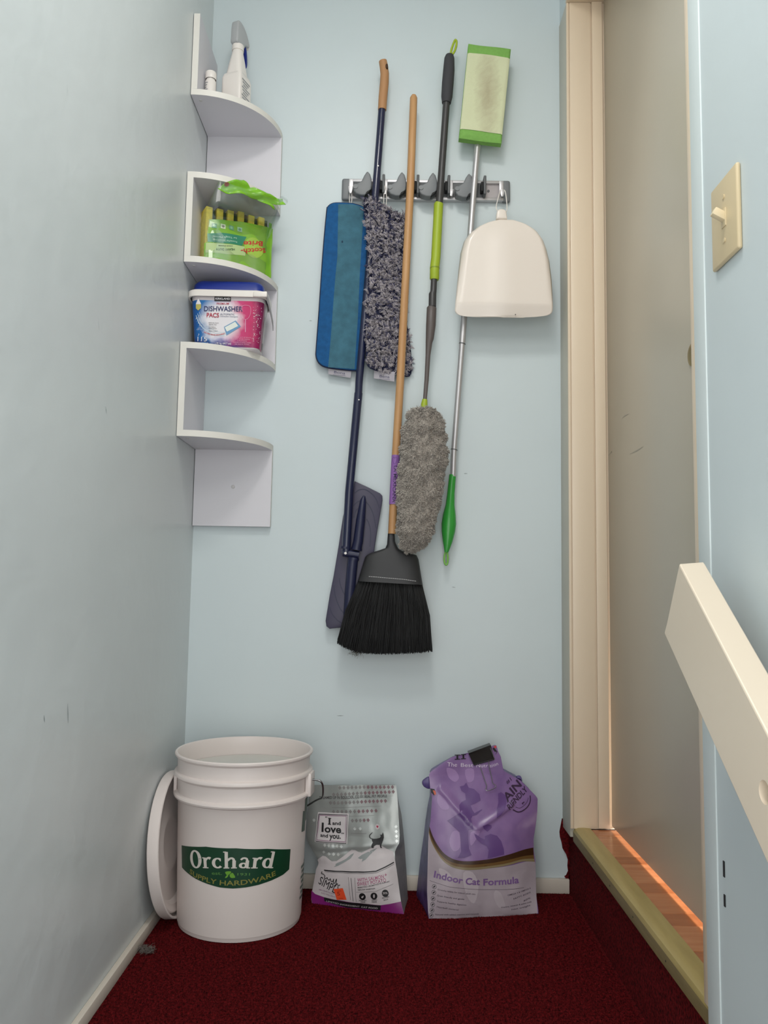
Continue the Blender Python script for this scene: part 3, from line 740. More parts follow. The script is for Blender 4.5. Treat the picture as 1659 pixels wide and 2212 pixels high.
for i, (tx, tz) in enumerate(TIPS):
    dx, dz = tx-CAM[0][0], (tz-CAM[0][1])*.6
    gx = tx+.022       # pole axis
    gp = obj('gripper', B(gx-.062, gx+.024, -.016, -.008, zr0+.007, zr1-.008, bev=.001), M_dgrey, rk)
    obj('gripper_cam', prism([(x+dx, z+dz) for x, z in CAM], -.046, -.020, bev=.0035, seg=3), M_grey, gp)
    pc = CAM[5]; o = obj('cam_pivot', T([(pc[0]+dx+.004, -.0455, pc[1]+dz-.004), (pc[0]+dx+.004, -.0475, pc[1]+dz-.004)], .0062, 20), M_grey, gp)
    obj('rubber_pad', prism([(x+dx, z+dz) for x, z in (CAM[10], CAM[11], CAM[12], mix(CAM[12], CAM[9], .45), mix(CAM[10], CAM[9], .2))], -.0475, -.030, bev=.001), M_rub, gp)
    obj('side_plate', B(gx+.0165, gx+.0235, -.040, -.012, zr0+.006, zr1+.001, bev=.002), M_dgrey, gp)
    obj('rubber_grip', B(gx+.0095, gx+.0165, -.036, -.012, zr0+.016, zr1-.014, bev=.002), M_rub, gp)
HK = [(.3883,1.79),(.4798,1.7887),(.6536,1.786),(.7879,1.7866)]
for x, z in HK:
    hk = obj('hook', B(x-.0055, x+.0055, -.018, -.0165, z+.001, zr1-.003, bev=.0004), M_alu, rk)
    obj('hook_peg', B(x-.006, x+.006, -.034, -.016, z-.0015, z+.0015, bev=.0006), M_alu, hk)
    obj('hook_tip', prism([(x-.006, z-.001), (x+.006, z-.001), (x+.0045, z-.012), (x+.0025, z-.018), (x-.0025, z-.018), (x-.0045, z-.012)], -.0345, -.0325, bev=.0005), M_alu, hk)
o = obj('screw', T([((.7542,1.7951)[0], -.009, (.7542,1.7951)[1]), ((.7542,1.7951)[0], -.0112, (.7542,1.7951)[1])], .0035, 14), M_dgrey, rk)
def loop_cord(name, x, z, zb, wdt, y0, y1, m, parent, r=.0011):
    pts = []
    for k in range(25):
        a = -math.pi/2+math.pi*2*k/24
        t = (1-math.cos(a+math.pi/2))/2
        pts.append((x+wdt*math.cos(a)*(.35+.65*(1-t)), y0+(y1-y0)*(1-t), zb+(z-zb)*t))
    return obj(name, T(pts, r, 8, False), m, parent)

# ------------------------------------------------------------------ blue microfibre pad
def padfn(c, off=0, bulge=0): return None
bp_ = empty('mop_pad', (.3839,1.5499)[:1]+(-.018,)+(.3839,1.5499)[1:], 'flat blue microfibre mop pad with teal centre stripe hanging from the first hook', 'mop pad', None)
OUT = [(.3264,1.7277),(.3289,1.7387),(.3373,1.7469),(.3522,1.7503),(.3882,1.7496),(.4049,1.7461),(.4203,1.7405),(.4301,1.7314),(.4351,1.7148),(.4342,1.6631),(.4333,1.6059),(.4319,1.5206),(.4308,1.436),(.4294,1.366),(.4283,1.3243),(.4258,1.3103),(.4179,1.3005),(.403,1.2989),(.3622,1.3024),(.3336,1.3067),(.3206,1.3129),(.3122,1.3225),(.3078,1.3363),(.3079,1.3559),(.3124,1.4483),(.3158,1.5331),(.3203,1.6328)]
OUT = spline(OUT, 4)
obj('pad_back', prism(OUT, -.026, -.014, bev=.003, seg=3), M_blue, bp_)
cs = [(.3562,1.7449),(.3571,1.6028),(.3529,1.546),(.3485,1.4613),(.3445,1.3773),(.3397,1.3044),(.4086,1.301),(.4103,1.3504),(.4141,1.4342),(.4167,1.5469),(.4189,1.6037),(.4222,1.6895),(.4236,1.7326),(.4191,1.7377),(.4052,1.743),(.3885,1.7459)]
decal('centre_stripe', P2(cs), flat(-.0268), M_teal, bp_, 0)
obj('piping', tube(bmesh.new(), [(x, -.021, z) for x, z in OUT], .0024, 8, False, True), M_pipe, bp_)
st = P2(circle((.3692,1.6421), .0023, 10, .0035))
decal('dark_stain', st, flat(-.0270), mat('stain', (26, 54, 74), .9), bp_, 0)
tgq = [(.3395,1.3051),(.4,1.3013),(.3983,1.2791),(.3399,1.2885)]
tg_ = obj('label_tag', prism(tgq, -.0185, -.0175), M_tagm, bp_, smooth=False)
t_ = [(.3546,1.2912),(.3835,1.2883),(.352,1.2873),(.3841,1.285)]
M_tink = mat('tag ink', (62, 62, 96), .7)
decal('lettering', [text('Bona', t_[0], t_[1], .0068, 0), strokes(([t_[2], t_[3]], .0007))], flat(-.0189), M_tink, tg_, 0)
hx, hz = HK[0]
loop_cord('hang_loop', hx, hz+.004, (.3881,1.7498)[1], .0045, -.025, -.02, M_white, bp_)

# ------------------------------------------------------------------ shaggy grey pad
fx = lambda x: -.058+.40*(x-.432)          # left edge stands forward of the navy pole, right edge tucks behind the broom pole
gp_ = empty('mop_pad', (.475, -.045, 1.6), 'shaggy grey and navy dusting mop pad hanging from the second hook', 'mop pad')
GO = [(.4252,1.7438),(.4416,1.7457),(.4608,1.7423),(.48,1.7369),(.4938,1.7277),(.5103,1.7188),(.5308,1.7168),(.5327,1.6799),(.5325,1.5953),(.5351,1.5113),(.5403,1.428),(.5461,1.4004),(.553,1.3454),(.5554,1.3071),(.5495,1.2898),(.5356,1.289),(.5168,1.2901),(.4713,1.2935),(.4498,1.2986),(.4421,1.3081),(.4398,1.33),(.4377,1.3988),(.4388,1.4542),(.4402,1.5239),(.4406,1.5939),(.4368,1.6503),(.4303,1.6898)]
obj('pad_back', prism(GO, 0, .006, bev=.0015, fn=lambda x, y, z: (x, fx(x)+y, z)), M_pipe, gp_)
bm = bmesh.new(); tube(bm, [(x, fx(x)+.002, z) for x, z in spline(GO, 2)], .0022, 6, False, True); obj('piping', bm, M_pipe, gp_)
def inside(p, poly):
    x, y = p; c = False; n = len(poly)
    for i in range(n):
        (xa, ya), (xb, yb) = poly[i], poly[i-1]
        if (ya > y) != (yb > y) and x < (xb-xa)*(y-ya)/(yb-ya)+xa: c = not c
    return c
rs = random.Random(11)
xs_ = [p[0] for p in GO]; zs_ = [p[1] for p in GO]
groups = {0: [], 1: [], 2: []}
cnt = 0
while cnt < 2300:
    x = rs.uniform(min(xs_), max(xs_)); z = rs.uniform(min(zs_), max(zs_))
    if not inside((x, z), GO): continue
    cnt += 1
    v = noise.noise(Vector((x*30, z*30, 1)))+.5*noise.noise(Vector((x*75, z*75, 4)))
    a = -math.pi/2+2.4*v*math.pi+rs.uniform(-.5, .5); curl = rs.choice((-1, 1))*rs.uniform(.5, 1.6); ln_ = rs.uniform(.008, .0145)
    tone = rs.choices((0, 1, 2), (.46, .30, .24))[0]
    for q in range(7):
        p = Vector((x+rs.gauss(0, .0013), 0, z+rs.gauss(0, .0013))); p.y = fx(p.x)-.0005; pts = [p.copy()]; n_s = 5; aa = a+rs.gauss(0, .16)
        for s_ in range(n_s):
            u_ = (s_+1)/n_s; aa += curl/n_s
            p = p+Vector((math.cos(aa)*ln_/n_s, -(.0042 if s_ < 2 else .0012 if s_ < 3 else -.0006), math.sin(aa)*ln_/n_s)); pts.append(p.copy())
        groups[tone if rs.random() < .75 else rs.choice((0, 1, 2))].append((pts, rs.uniform(.0006, .0010)))
for k, m in ((0, M_str1), (1, M_str2), (2, M_str3)): hairs('pile', groups[k], m, gp_)
tgq = [(.4591,1.2947),(.5128,1.2914),(.5114,1.2654),(.4587,1.2736)]
tg_ = obj('label_tag', prism(tgq, -.040, -.039, fn=lambda x, y, z: (x, y, z)), M_tagm, gp_, smooth=False)
t_ = [(.4736,1.276),(.4989,1.2745),(.4721,1.2721),(.4998,1.2709)]
decal('lettering', [text('Bona', t_[0], t_[1], .0072, 0), strokes(([t_[2], t_[3]], .0007))], flat(-.0404), M_tink, tg_, 0)
hx, hz = HK[1]
loop_cord('hang_loop', hx, hz+.004, (.4868,1.7377)[1], .005, -.04, -.03, M_white, gp_)

# ------------------------------------------------------------------ navy flat mop
def pts3(l, ys): return [(x, y, z) for (x, z), y in zip(l, ys)]
nm = empty('flat_mop', (.45, -.04, 1.2), 'navy flat mop with tan grip and folded purple grey head hanging in the first gripper', 'mop')
NP = [(.4676,2.0015),(.4552,1.7782),(.4213,1.2631),(.4205,1.2328),(.4021,.9771),(.3971,.8225)]
obj('pole', T(pts3([NP[0], NP[1], NP[2], NP[3]], (-.045, -.045, -.045, -.045)), .0098, 20), M_navy, nm)
obj('lower_pole', T(pts3([NP[3], NP[4], NP[5]], (-.045, -.047, -.048)), .0108, 20), M_navy, nm)
GR = [(.468,1.9971),(.4695,2.0334),(.4727,2.075),(.4732,2.0985),(.4705,2.118),(.4677,2.1324)]
grp = obj('hand_grip', T(pts3(GR, (-.045, -.045, -.045, -.046, -.047, -.048)), [.0112, .0116, .0118, .0115, .0112, .0108], 24), M_tan, nm)
hb = bmesh.new(); hc = (.4783,2.1122)
tube(hb, [(hc[0], -.0592, hc[1]), (hc[0]+.0008, -.054, hc[1]-.001)], .0042, 20); bmesh.ops.scale(hb, verts=hb.verts, vec=(.8, 1, 1.6), space=Matrix.Translation((-hc[0], 0, -hc[1])))
obj('hang_hole', hb, mat('grip hole', (70, 44, 26), .8), grp)
PLT = [(.4145,1.0088),(.4475,.9942),(.4798,.9785),(.4857,.9722),(.4865,.9609),(.475,.887),(.4665,.8247),(.4548,.769),(.4402,.7089),(.4158,.6614),(.3961,.6386),(.359,.6339),(.3507,.64),(.3484,.654),(.3571,.7169),(.3661,.7676),(.3771,.8439),(.3866,.9176),(.3968,.9627)]
obj('head_plate', prism(PLT, -.028, -.014, bev=.003, seg=2), M_navyplate, nm)
gl = []
for arc in ([(.4152,.9773),(.4253,.9855),(.4412,.9873),(.4574,.9779),(.4705,.9621),(.4789,.9397)], [(.4117,.9434),(.4227,.9549),(.4386,.9583),(.4516,.9473),(.4632,.925),(.4712,.8884)], [(.4465,.9119),(.4531,.8993),(.4577,.877),(.4567,.8419)], [(.3806,.7615),(.3842,.7426),(.3925,.7238),(.3974,.7176)], [(.3668,.7423),(.3722,.7141),(.3838,.686),(.3968,.6706)], [(.3579,.6887),(.3653,.67),(.3814,.6531),(.3957,.6471)], [(.4146,.9146),(.4199,.9339),(.4326,.9406)]):
    gl.append((spline(arc, 4, False), .0024))
decal('rib', [strokes(g_) for g_ in gl], flat(-.0284), M_groove, nm, 0)
SK = [(.4396,.9692),(.4375,.958),(.4322,.9071),(.4269,.8532),(.4226,.8317)]
obj('head_socket', T(pts3(SK, (-.04, -.042, -.044, -.045, -.045)), [.003, .0075, .0115, .0125, .0128], 20), M_navyp, nm)
SL = [(.4155,.8127),(.4129,.7869),(.4085,.7242),(.4047,.6682)]
obj('head_socket_lower', T(pts3(SL, (-.044, -.044, -.041, -.036)), [.0128, .0132, .0128, .011], 20), M_navyp, nm).name = 'lower_socket'
JA = [(.39,.8246),(.43,.819)]
jn = obj('swivel_joint', T([(JA[0][0], -.048, JA[0][1]), (JA[1][0], -.047, JA[1][1])], .0095, 20), M_navyp, nm)
for a, y_ in zip([(.4233,.8341),(.4162,.8095),(.3952,.8368)], (-.045, -.044, -.048)): obj('collar', T([(a[0]+.0004, y_, a[1]+.0028), (a[0]-.0004, y_, a[1]-.0028)], .0140 if y_ > -.047 else .0118, 20), M_navyp, jn)
bt = (.3966,.8229); obj('bolt', T([(bt[0], -.055, bt[1]), (bt[0], -.0592, bt[1])], .0032, 14), M_white, jn)
for q in (.4224,1.2133), (.4606,1.8366): obj('rivet', T([(q[0], -.053, q[1]), (q[0], -.0562, q[1])], .0018, 10), M_white, nm)

# ------------------------------------------------------------------ broom
br = empty('broom', (.555, -.05, 1.1), 'black bristle broom with plain pine pole and purple label in the second gripper', 'broom')
BP = [(.5512,2.0364),(.5508,2.0286),(.5457,1.788),(.5266,1.2626),(.5182,1.0712),(.512,.8739)]
obj('pole', T(pts3(BP, (-.05, -.05, -.05, -.05, -.05, -.048)), [.006, .0098, .0102, .0102, .0102, .0102], 24), M_wood, br)
LBp = [(.5108,1.0705),(.5228,1.0707),(.52,.9464),(.5077,.9462)]
a0 = Vector(((.5181,1.0726)[0], -.05, (.5181,1.0726)[1])); a1_ = Vector(((.5137,.9476)[0], -.05, (.5137,.9476)[1]))
lbl = obj('paper_label', T([a0, a1_], .0105, 24, False), M_purplelabel, br)
axd = (a1_-a0).normalized(); Ll = (a1_-a0).length
def bl_fn(s, t):          # t along the pole from the top, s around it
    c = a0+axd*t; an = s/.0107
    return (c.x+.0107*math.sin(an), c.y-.0107*math.cos(an), c.z)
tm = text('LA MEXICANA', (-.0065, .028), (-.0065, Ll-.004), .0085, .01)
for v in tm.verts: v.co.x = -(v.co.x+.0065)-.003       # letters read downwards, their tops to the right
for v in tm.verts: v.co.x = v.co.x
bmesh.ops.reverse_faces(tm, faces=tm.faces)
decal('lettering', tm, bl_fn, mat('label navy ink', (40, 22, 70), .5), lbl, .003)
hrt = spline([(0, .024), (-.005, .016), (-.0055, .009), (-.0025, .006), (0, .009), (.0025, .006), (.0055, .009), (.005, .016)], 4)
decal('heart_print', strokes((hrt+[hrt[0]], .001)), lambda s, t: bl_fn(s-.002, t), mat('heart ink', (96, 60, 130), .5), lbl, .003)
CAPO = [(.5013,.8752),(.5183,.8755),(.5199,.8541),(.528,.837),(.5359,.8318),(.5736,.823),(.5794,.8112),(.5908,.7472),(.4277,.7538),(.4453,.8153),(.453,.8229),(.4764,.8315),(.4951,.8365),(.4996,.8475)]
def capfn(x, y, z):
    t = min(1, max(0, (CAPO[0][1]-z)/(CAPO[0][1]-CAPO[8][1])))
    th = .013+.011*min(1, t*1.6); return (x, -.040+y*th, z)
cpb = bmesh.new()
lft = sorted([CAPO[0], CAPO[13], CAPO[12], CAPO[11], CAPO[10], CAPO[9], CAPO[8]], key=lambda p: -p[1]); rgt = CAPO[1:8]
nr = 26; R_ = []
for i in range(nr+1):
    t = i/nr; zl = lft[0][1]+(lft[-1][1]-lft[0][1])*t; zrr = rgt[0][1]+(rgt[-1][1]-rgt[0][1])*t
    L0 = (lerp_at(lft, zl), zl); R0_ = (lerp_at(rgt, zrr), zrr)
    yth = .0135+.0115*min(1, t*1.5); ring = []
    for k in range(36):
        a = 2*math.pi*k/36; ca, sa = math.cos(a), math.sin(a); u = .5+.5*math.copysign(abs(ca)**.6, ca)
        p = mix(L0, R0_, u); ring.append(cpb.verts.new((p[0], -.040-yth*math.copysign(abs(sa)**.75, sa), p[1])))
    R_.append(ring)
for A, Q in zip(R_, R_[1:]):
    for k in range(36): cpb.faces.new((A[k], A[(k+1) % 36], Q[(k+1) % 36], Q[k]))
cpb.faces.new(R_[0][::-1]); cpb.faces.new(R_[-1]); bmesh.ops.recalc_face_normals(cpb, faces=cpb.faces)
obj('broom_cap', cpb, M_broomcap, br)
stp = [(.4559,.766),(.4777,.7648),(.5088,.7625),(.5399,.7606),(.5741,.7562)]
dash = []
for i in range(22):
    t = i/22; f0 = lambda q: (stp[0][0]+(stp[-1][0]-stp[0][0])*q, lerp_at(stp, stp[0][0]+(stp[-1][0]-stp[0][0])*q, 0, 1))
    dash.append(([f0(t), f0(t+.036)], .0010))
decal('stitching', strokes(*dash), flat(-.0656), M_thread, br, 0)
TL_, TR_ = CAPO[8], CAPO[7]
BT = [(.3817,.6025),(.4023,.5905),(.4275,.5817),(.4587,.5785),(.4993,.578),(.5429,.58),(.5803,.5825),(.6146,.5874)]
rs = random.Random(5); hs = []
for i in range(2600):
    u = rs.random(); w_ = rs.uniform(-1, 1)
    tp_ = mix(TL_, TR_, .015+.97*u)
    ub = u+rs.gauss(0, .018); ub = min(1, max(0, ub))
    bx = BT[0][0]+(BT[-1][0]-BT[0][0])*ub; bz = lerp_at(BT, bx, 0, 1)+rs.uniform(-.003, .008)
    y0 = -.04+w_*.015*(1-abs(2*u-1)**4); y1 = -.056+w_*.023
    p0 = Vector((tp_[0], y0, tp_[1]+.003)); p2 = Vector((bx, min(y1, -.0315), bz)); pm = (p0+p2)/2+Vector(((u-.5)*.012+rs.gauss(0, .0012), w_*.004, 0))
    hs.append(([p0, pm, p2], .00115))
hairs('bristles', hs, M_bris, br)
hs = []
for i in range(14):
    u = rs.choice((0, 0, 0, 1)); p0 = Vector((TL_[0] if u == 0 else TR_[0], -.05, TL_[1]-.05)); q = BT[0] if u == 0 else BT[-1]
    hs.append(([p0, (p0+Vector((q[0], -.045, q[1])))/2+Vector((rs.uniform(-.006, 0) if u == 0 else rs.uniform(0, .004), 0, 0)), Vector((q[0]+rs.uniform(-.003, .01)*(1 if u == 0 else -1), -.045, q[1]+rs.uniform(-.004, .01)))], .0006))
hairs('stray_bristles', hs, M_bris, br)
# lint caught in the bristle ends
hs = []; lc = (.4294,.584)
for i in range(120):
    p = Vector((lc[0]+rs.gauss(0, .006), -.045+rs.gauss(0, .004), lc[1]+rs.gauss(0, .004))); pts = [p]
    for k in range(4): p = p+Vector((rs.gauss(0, .003), rs.gauss(0, .002), rs.gauss(-.0006, .003))); pts.append(p.copy())
    hs.append((pts, .0004))
hairs('lint', hs, mat('grey lint', (110, 106, 96), .95), br)

# ------------------------------------------------------------------ duster
du = empty('duster', (.62, -.06, 1.3), 'fluffy grey duster on a charcoal and lime telescopic pole in the third gripper', 'duster')
DG = [(.6448,2.1528),(.6448,2.1496),(.6442,2.1409),(.6431,2.1083),(.6407,2.0722),(.6384,2.0327),(.6375,2.0155)]
obj('hand_grip', T(pts3(DG, (-.05,)*7), [.006, .0105, .0135, .0152, .0155, .0148, .0118], 24), M_duster_grip, du)
DL = [(.6471,2.1518),(.6488,2.1627),(.6527,2.1773),(.6574,2.19),(.6601,2.1937),(.6629,2.189),(.6623,2.1774),(.6583,2.1628),(.6523,2.1526)]
obj('hang_loop', T(pts3(spline(DL, 4, False), (-.05,)*40), .0030, 10), M_lime, du)
DP = [(.6375,2.0168),(.6215,1.7385),(.6204,1.7322)]
obj('pole', T(pts3(DP[:2], (-.05, -.05)), .0092, 20), M_duster_pole, du)
DS = [(.6206,1.7394),(.6198,1.7374),(.6139,1.5908),(.6112,1.5655),(.611,1.5347),(.6108,1.5314)]
obj('lime_sleeve', T(pts3(DS, (-.05, -.05, -.052, -.053, -.053, -.053)), [.0095, .0122, .0122, .0122, .0122, .0105], 24), M_lime, du)
sr_ = [(.6113,1.5643),(.6114,1.5609)]; obj('sleeve_ring', T(pts3(sr_, (-.053, -.053)), .0125, 24, True), mat('lime dark', (128, 146, 36), .45), du)
DT = [(.6097,1.5317),(.6085,1.4997),(.6064,1.4935),(.6062,1.4594)]
obj('inner_pole', T(pts3(DT, (-.054,)*4), [.0082, .0082, .0098, .0098], 20), M_duster_pole, du)
DF = [(.6046,1.4582),(.6043,1.456),(.6029,1.4106),(.6004,1.3748),(.5986,1.3638),(.5963,1.3309),(.5934,1.264)]
obj('ferrule', T(pts3(DF, (-.055, -.055, -.056, -.057, -.057, -.058, -.06)), [.0108, .0125, .0124, .0102, .0085, .0062, .0055], 24), M_brown, du)
DN = (.5932,1.264), (.5895,1.2119)
obj('neck', T(pts3(DN, (-.06, -.066)), [.0055, .005], 16), M_brown, du)
DC = [(.5893,1.2137),(.5879,1.2001),(.5871,1.1856)]
obj('lime_collar', T(pts3(DC, (-.066, -.067, -.068)), [.0066, .0085, .0105], 20), M_lime, du)
HEADL = [(.5804,1.1881),(.5475,1.1812),(.5352,1.1634),(.5325,1.1379),(.5259,1.0934),(.5215,1.0365),(.5178,.9737),(.5173,.9268),(.5192,.8803),(.5257,.8587),(.5297,.8402),(.5386,.8264),(.5571,.8237)]
HEADR = [(.5929,1.1892),(.6118,1.1863),(.6323,1.1761),(.6387,1.1587),(.6437,1.127),(.6471,1.0953),(.6512,1.0575),(.6478,1.0197),(.6405,.9757),(.6316,.9318),(.6227,.8944),(.6122,.8632),(.6016,.8476),(.5847,.8349),(.5664,.8238)]
zt_, zb_ = HEADL[0][1], HEADL[-1][1]
def hsec(t):
    z = zt_+(zb_-zt_)*t; xl = lerp_at(HEADL, z); xr = lerp_at(HEADR, z); return xl, xr, z
YH = -.088
bm = bmesh.new(); R_ = []
for i in range(41):
    t = .012+.976*i/40; xl, xr, z = hsec(t); hw = max((xr-xl)/2-.008, .004); th = min(.036, hw*.9); ring = []
    for k in range(48):
        a = 2*math.pi*k/48; p = Vector(((xl+xr)/2+hw*math.cos(a), YH-th*math.sin(a), z))
        nn = .010*noise.noise(p*48)+.005*noise.noise(p*110)
        ring.append(bm.verts.new(p+Vector((math.cos(a), -math.sin(a), 0))*nn))
    R_.append(ring)
for A, Q in zip(R_, R_[1:]):
    for k in range(48): bm.faces.new((A[k], A[(k+1) % 48], Q[(k+1) % 48], Q[k]))
bm.faces.new(R_[0][::-1]); bm.faces.new(R_[-1]); bmesh.ops.recalc_face_normals(bm, faces=bm.faces)
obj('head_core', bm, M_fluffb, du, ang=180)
rs = random.Random(21); hs = []
for i in range(17000):
    t = rs.random(); xl, xr, z = hsec(t*.985+.008); hw = max((xr-xl)/2-.009, .004); th = min(.034, hw*.9); a = rs.uniform(-.5, math.pi+.5)
    d = Vector((math.cos(a), -math.sin(a), 0)); p = Vector(((xl+xr)/2+hw*math.cos(a), YH-th*math.sin(a), z))
    q = noise.noise_vector(p*55); nn = .010*noise.noise(p*48)+.005*noise.noise(p*110)
    p = p+d*(nn-.001); pts = [p.copy()]; dr = (d*1.0+q*.9+Vector((0, 0, -.25))+Vector((rs.gauss(0, .45), rs.gauss(0, .45), rs.gauss(0, .45)))).normalized()
    ll = rs.uniform(.0045, .0095)
    for k in range(3):
        dr = (dr+Vector((rs.gauss(0, .35), rs.gauss(0, .35), rs.gauss(0, .35)-.12))).normalized(); p = p+dr*(ll/3); pts.append(p.copy())
    hs.append((pts, rs.uniform(.0011, .0017)))
hairs('fluffy_head', hs, M_fluff, du)

# ------------------------------------------------------------------ green flat mop (head up)
gm = empty('flat_mop', (.69, -.05, 1.6), 'green and white flat mop hung head up on a silver pole in the fourth gripper', 'mop')
GPp = [(.7232,1.9206),(.7111,1.7701),(.6845,1.3671),(.6665,1.0922),(.6648,1.0234)]
obj('pole', T(pts3(GPp[:3], (-.032, -.045, -.042)), .0082, 20), M_alu, gm)
obj('lower_pole', T(pts3(GPp[2:], (-.042, -.036, -.034)), .0074, 20), M_alu, gm)
for q in (GPp[2], GPp[3]): obj('pole_ring', T([(q[0]+.0003, -.0425 if q is GPp[2] else -.036, q[1]+.0008), (q[0], -.0425 if q is GPp[2] else -.036, q[1]-.0008)], .0086, 20), M_dgrey, gm)
GH = [(.6637,1.0278),(.6599,.9821),(.658,.95),(.6563,.9244),(.6552,.9021),(.6541,.883),(.6525,.8575),(.6507,.8385),(.6495,.8305)]
obj('hand_grip', T(pts3(GH, (-.034,)*9), [.0088, .0095, .0115, .0165, .0186, .0172, .0122, .0072, .005], 24, flat=.85), M_green, gm)
GL2 = [(.6492,.8339),(.6524,.8276),(.6538,.8134),(.6523,.8013),(.6492,.7991),(.6463,.8022),(.6446,.8132),(.6461,.8259),(.6492,.8339)]
obj('hang_loop', T(pts3(spline(GL2, 3, False), (-.03,)*30), .0026, 10), M_lgreen, gm)
TLp, TRp, BRp, BLp = [(.6938,2.1789),(.8065,2.1648),(.7821,1.9017),(.6708,1.9146)]
def ghf(u, v, off=0):
    p = mix(mix(TLp, TRp, u), mix(BLp, BRp, u), v)
    e = min(u, 1-u, v, 1-v)
    return (p[0], -.060-off+.004*max(0, 1-e/.06)**2+.0012*math.sin(v*17+u*6), p[1])
bm = bmesh.new(); nx, nz = 24, 44
gr_ = [[bm.verts.new(ghf(i/nx, j/nz)) for i in range(nx+1)] for j in range(nz+1)]
gb_ = [[bm.verts.new((ghf(i/nx, j/nz)[0], -.038, ghf(i/nx, j/nz)[2])) for i in range(nx+1)] for j in range(nz+1)]
for j in range(nz):
    for i in range(nx):
        bm.faces.new((gr_[j][i], gr_[j+1][i], gr_[j+1][i+1], gr_[j][i+1])); bm.faces.new((gb_[j][i], gb_[j][i+1], gb_[j+1][i+1], gb_[j+1][i]))
for j in range(nz):
    for i in (0, nx): bm.faces.new((gr_[j][i], gr_[j+1][i], gb_[j+1][i], gb_[j][i]))
for i in range(nx):
    for j in (0, nz): bm.faces.new((gr_[j][i], gr_[j][i+1], gb_[j][i+1], gb_[j][i]))
bmesh.ops.recalc_face_normals(bm, faces=bm.faces)
obj('mop_cover', bm, M_gmop, gm, ang=60)
m_pad = mat('pale microfibre with worn smear', (208, 212, 170), .95, bump=.7, bscale=420, bdist=.001)
nt = m_pad.node_tree; N_ = nt.nodes; L_k = nt.links
tcn = N_.new('ShaderNodeTexCoord'); sx = N_.new('ShaderNodeSeparateXYZ'); L_k.new(tcn.outputs['Generated'], sx.inputs[0])
mp_ = N_.new('ShaderNodeMapping'); mp_.inputs['Location'].default_value = (-.55, 0, -.5); mp_.inputs['Scale'].default_value = (1, 0, 1)
L_k.new(tcn.outputs['Generated'], mp_.inputs[0])
vl = N_.new('ShaderNodeVectorMath'); vl.operation = 'MULTIPLY'; vl.inputs[1].default_value = (2.5, 0, 1.05); L_k.new(mp_.outputs[0], vl.inputs[0])
le = N_.new('ShaderNodeVectorMath'); le.operation = 'LENGTH'; L_k.new(vl.outputs[0], le.inputs[0])
nz_ = N_.new('ShaderNodeTexNoise'); nz_.inputs['Scale'].default_value = 9; nz_.inputs['Detail'].default_value = 6; L_k.new(tcn.outputs['Generated'], nz_.inputs['Vector'])
ad = N_.new('ShaderNodeMath'); ad.operation = 'MULTIPLY_ADD'; ad.inputs[1].default_value = .55; L_k.new(nz_.outputs[0], ad.inputs[0]); L_k.new(le.outputs['Value'], ad.inputs[2])
rp = N_.new('ShaderNodeValToRGB'); rp.color_ramp.elements[0].position = .30; rp.color_ramp.elements[0].color = lin((178, 172, 142)); rp.color_ramp.elements[1].position = 1.35 if False else 1; rp.color_ramp.elements[1].color = lin((208, 212, 176))
L_k.new(ad.outputs[0], rp.inputs[0]); L_k.new(rp.outputs[0], N_['Principled BSDF'].inputs['Base Color'])
bm = bmesh.new(); g2 = [[bm.verts.new(ghf(.004+.992*i/nx, .105+(.805)*j/nz, .0012)) for i in range(nx+1)] for j in range(nz+1)]
for j in range(nz):
    for i in range(nx): bm.faces.new((g2[j][i], g2[j+1][i], g2[j+1][i+1], g2[j][i+1]))
obj('pale_pad', bm, m_pad, gm)
nk = [(.724,1.9285),(.7255,1.9124)]
obj('neck', T(pts3(nk, (-.032, -.034)), [.010, .009], 20), M_green, gm)

# ------------------------------------------------------------------ dustpan
dp = empty('dustpan', (.79, -.08, 1.62), 'white plastic dustpan hanging by a loop from the right end hook of the rack', 'dustpan')
DLt = [(.7903,1.6844),(.7626,1.6826),(.737,1.6756),(.7158,1.6642),(.6967,1.6462),(.684,1.6261),(.6758,1.5955),(.6698,1.5404),(.6663,1.5031),(.663,1.4637),(.6615,1.4419),(.6628,1.4359),(.6669,1.4316),(.6749,1.428),(.696,1.4255),(.7298,1.4245)]
DRt = [(.7946,1.6844),(.8223,1.6817),(.85,1.6717),(.8735,1.6542),(.8883,1.6316),(.8967,1.6075),(.903,1.5767),(.9071,1.5219),(.908,1.4782),(.9085,1.4456),(.9074,1.439),(.9043,1.4347),(.8941,1.4306),(.8689,1.4276),(.8351,1.4258)]
zT = DLt[0][1]; zB = (.7867,1.4249)[1]; zC = (.7866,1.4568)[1]
bm = bmesh.new(); NU_, NV_ = 56, 70; rows = []
def dpf(u, z):
    xl, xr = lerp_at(DLt, z), lerp_at(DRt, z)
    # rounded bottom corners
    x = xl+(xr-xl)*u; e = abs(2*u-1); tz = (zT-z)/(zT-zB)
    edge = max(0, 1-(1-e)*(xr-xl)/2/.016); topd = max(0, 1-(zT-z)/.06)
    fade = 1-min(1, max(0, (tz-.35)/.6)); y = -.092+.020*edge**2*fade+.010*topd**2-.003*math.exp(-(e/.35)**2)*(1-topd)
    if z < zC: y += .012*(zC-z)/(zC-zB)
    return Vector((x, y, z))
for j in range(NV_+1):
    t = j/NV_; t = t*.90/.7 if t < .7 else .90+.10*(t-.7)/.3; t = t if t > .12 else t*t/.12*.5+t*.5
    z = zT+(zB-zT)*min(t, 1); z = zT-.0002 if j == 0 else z
    rows.append([bm.verts.new(dpf(i/NU_, z)) for i in range(NU_+1)])
for A, Q in zip(rows, rows[1:]):
    for i in range(NU_): bm.faces.new((A[i], Q[i], Q[i+1], A[i+1]))
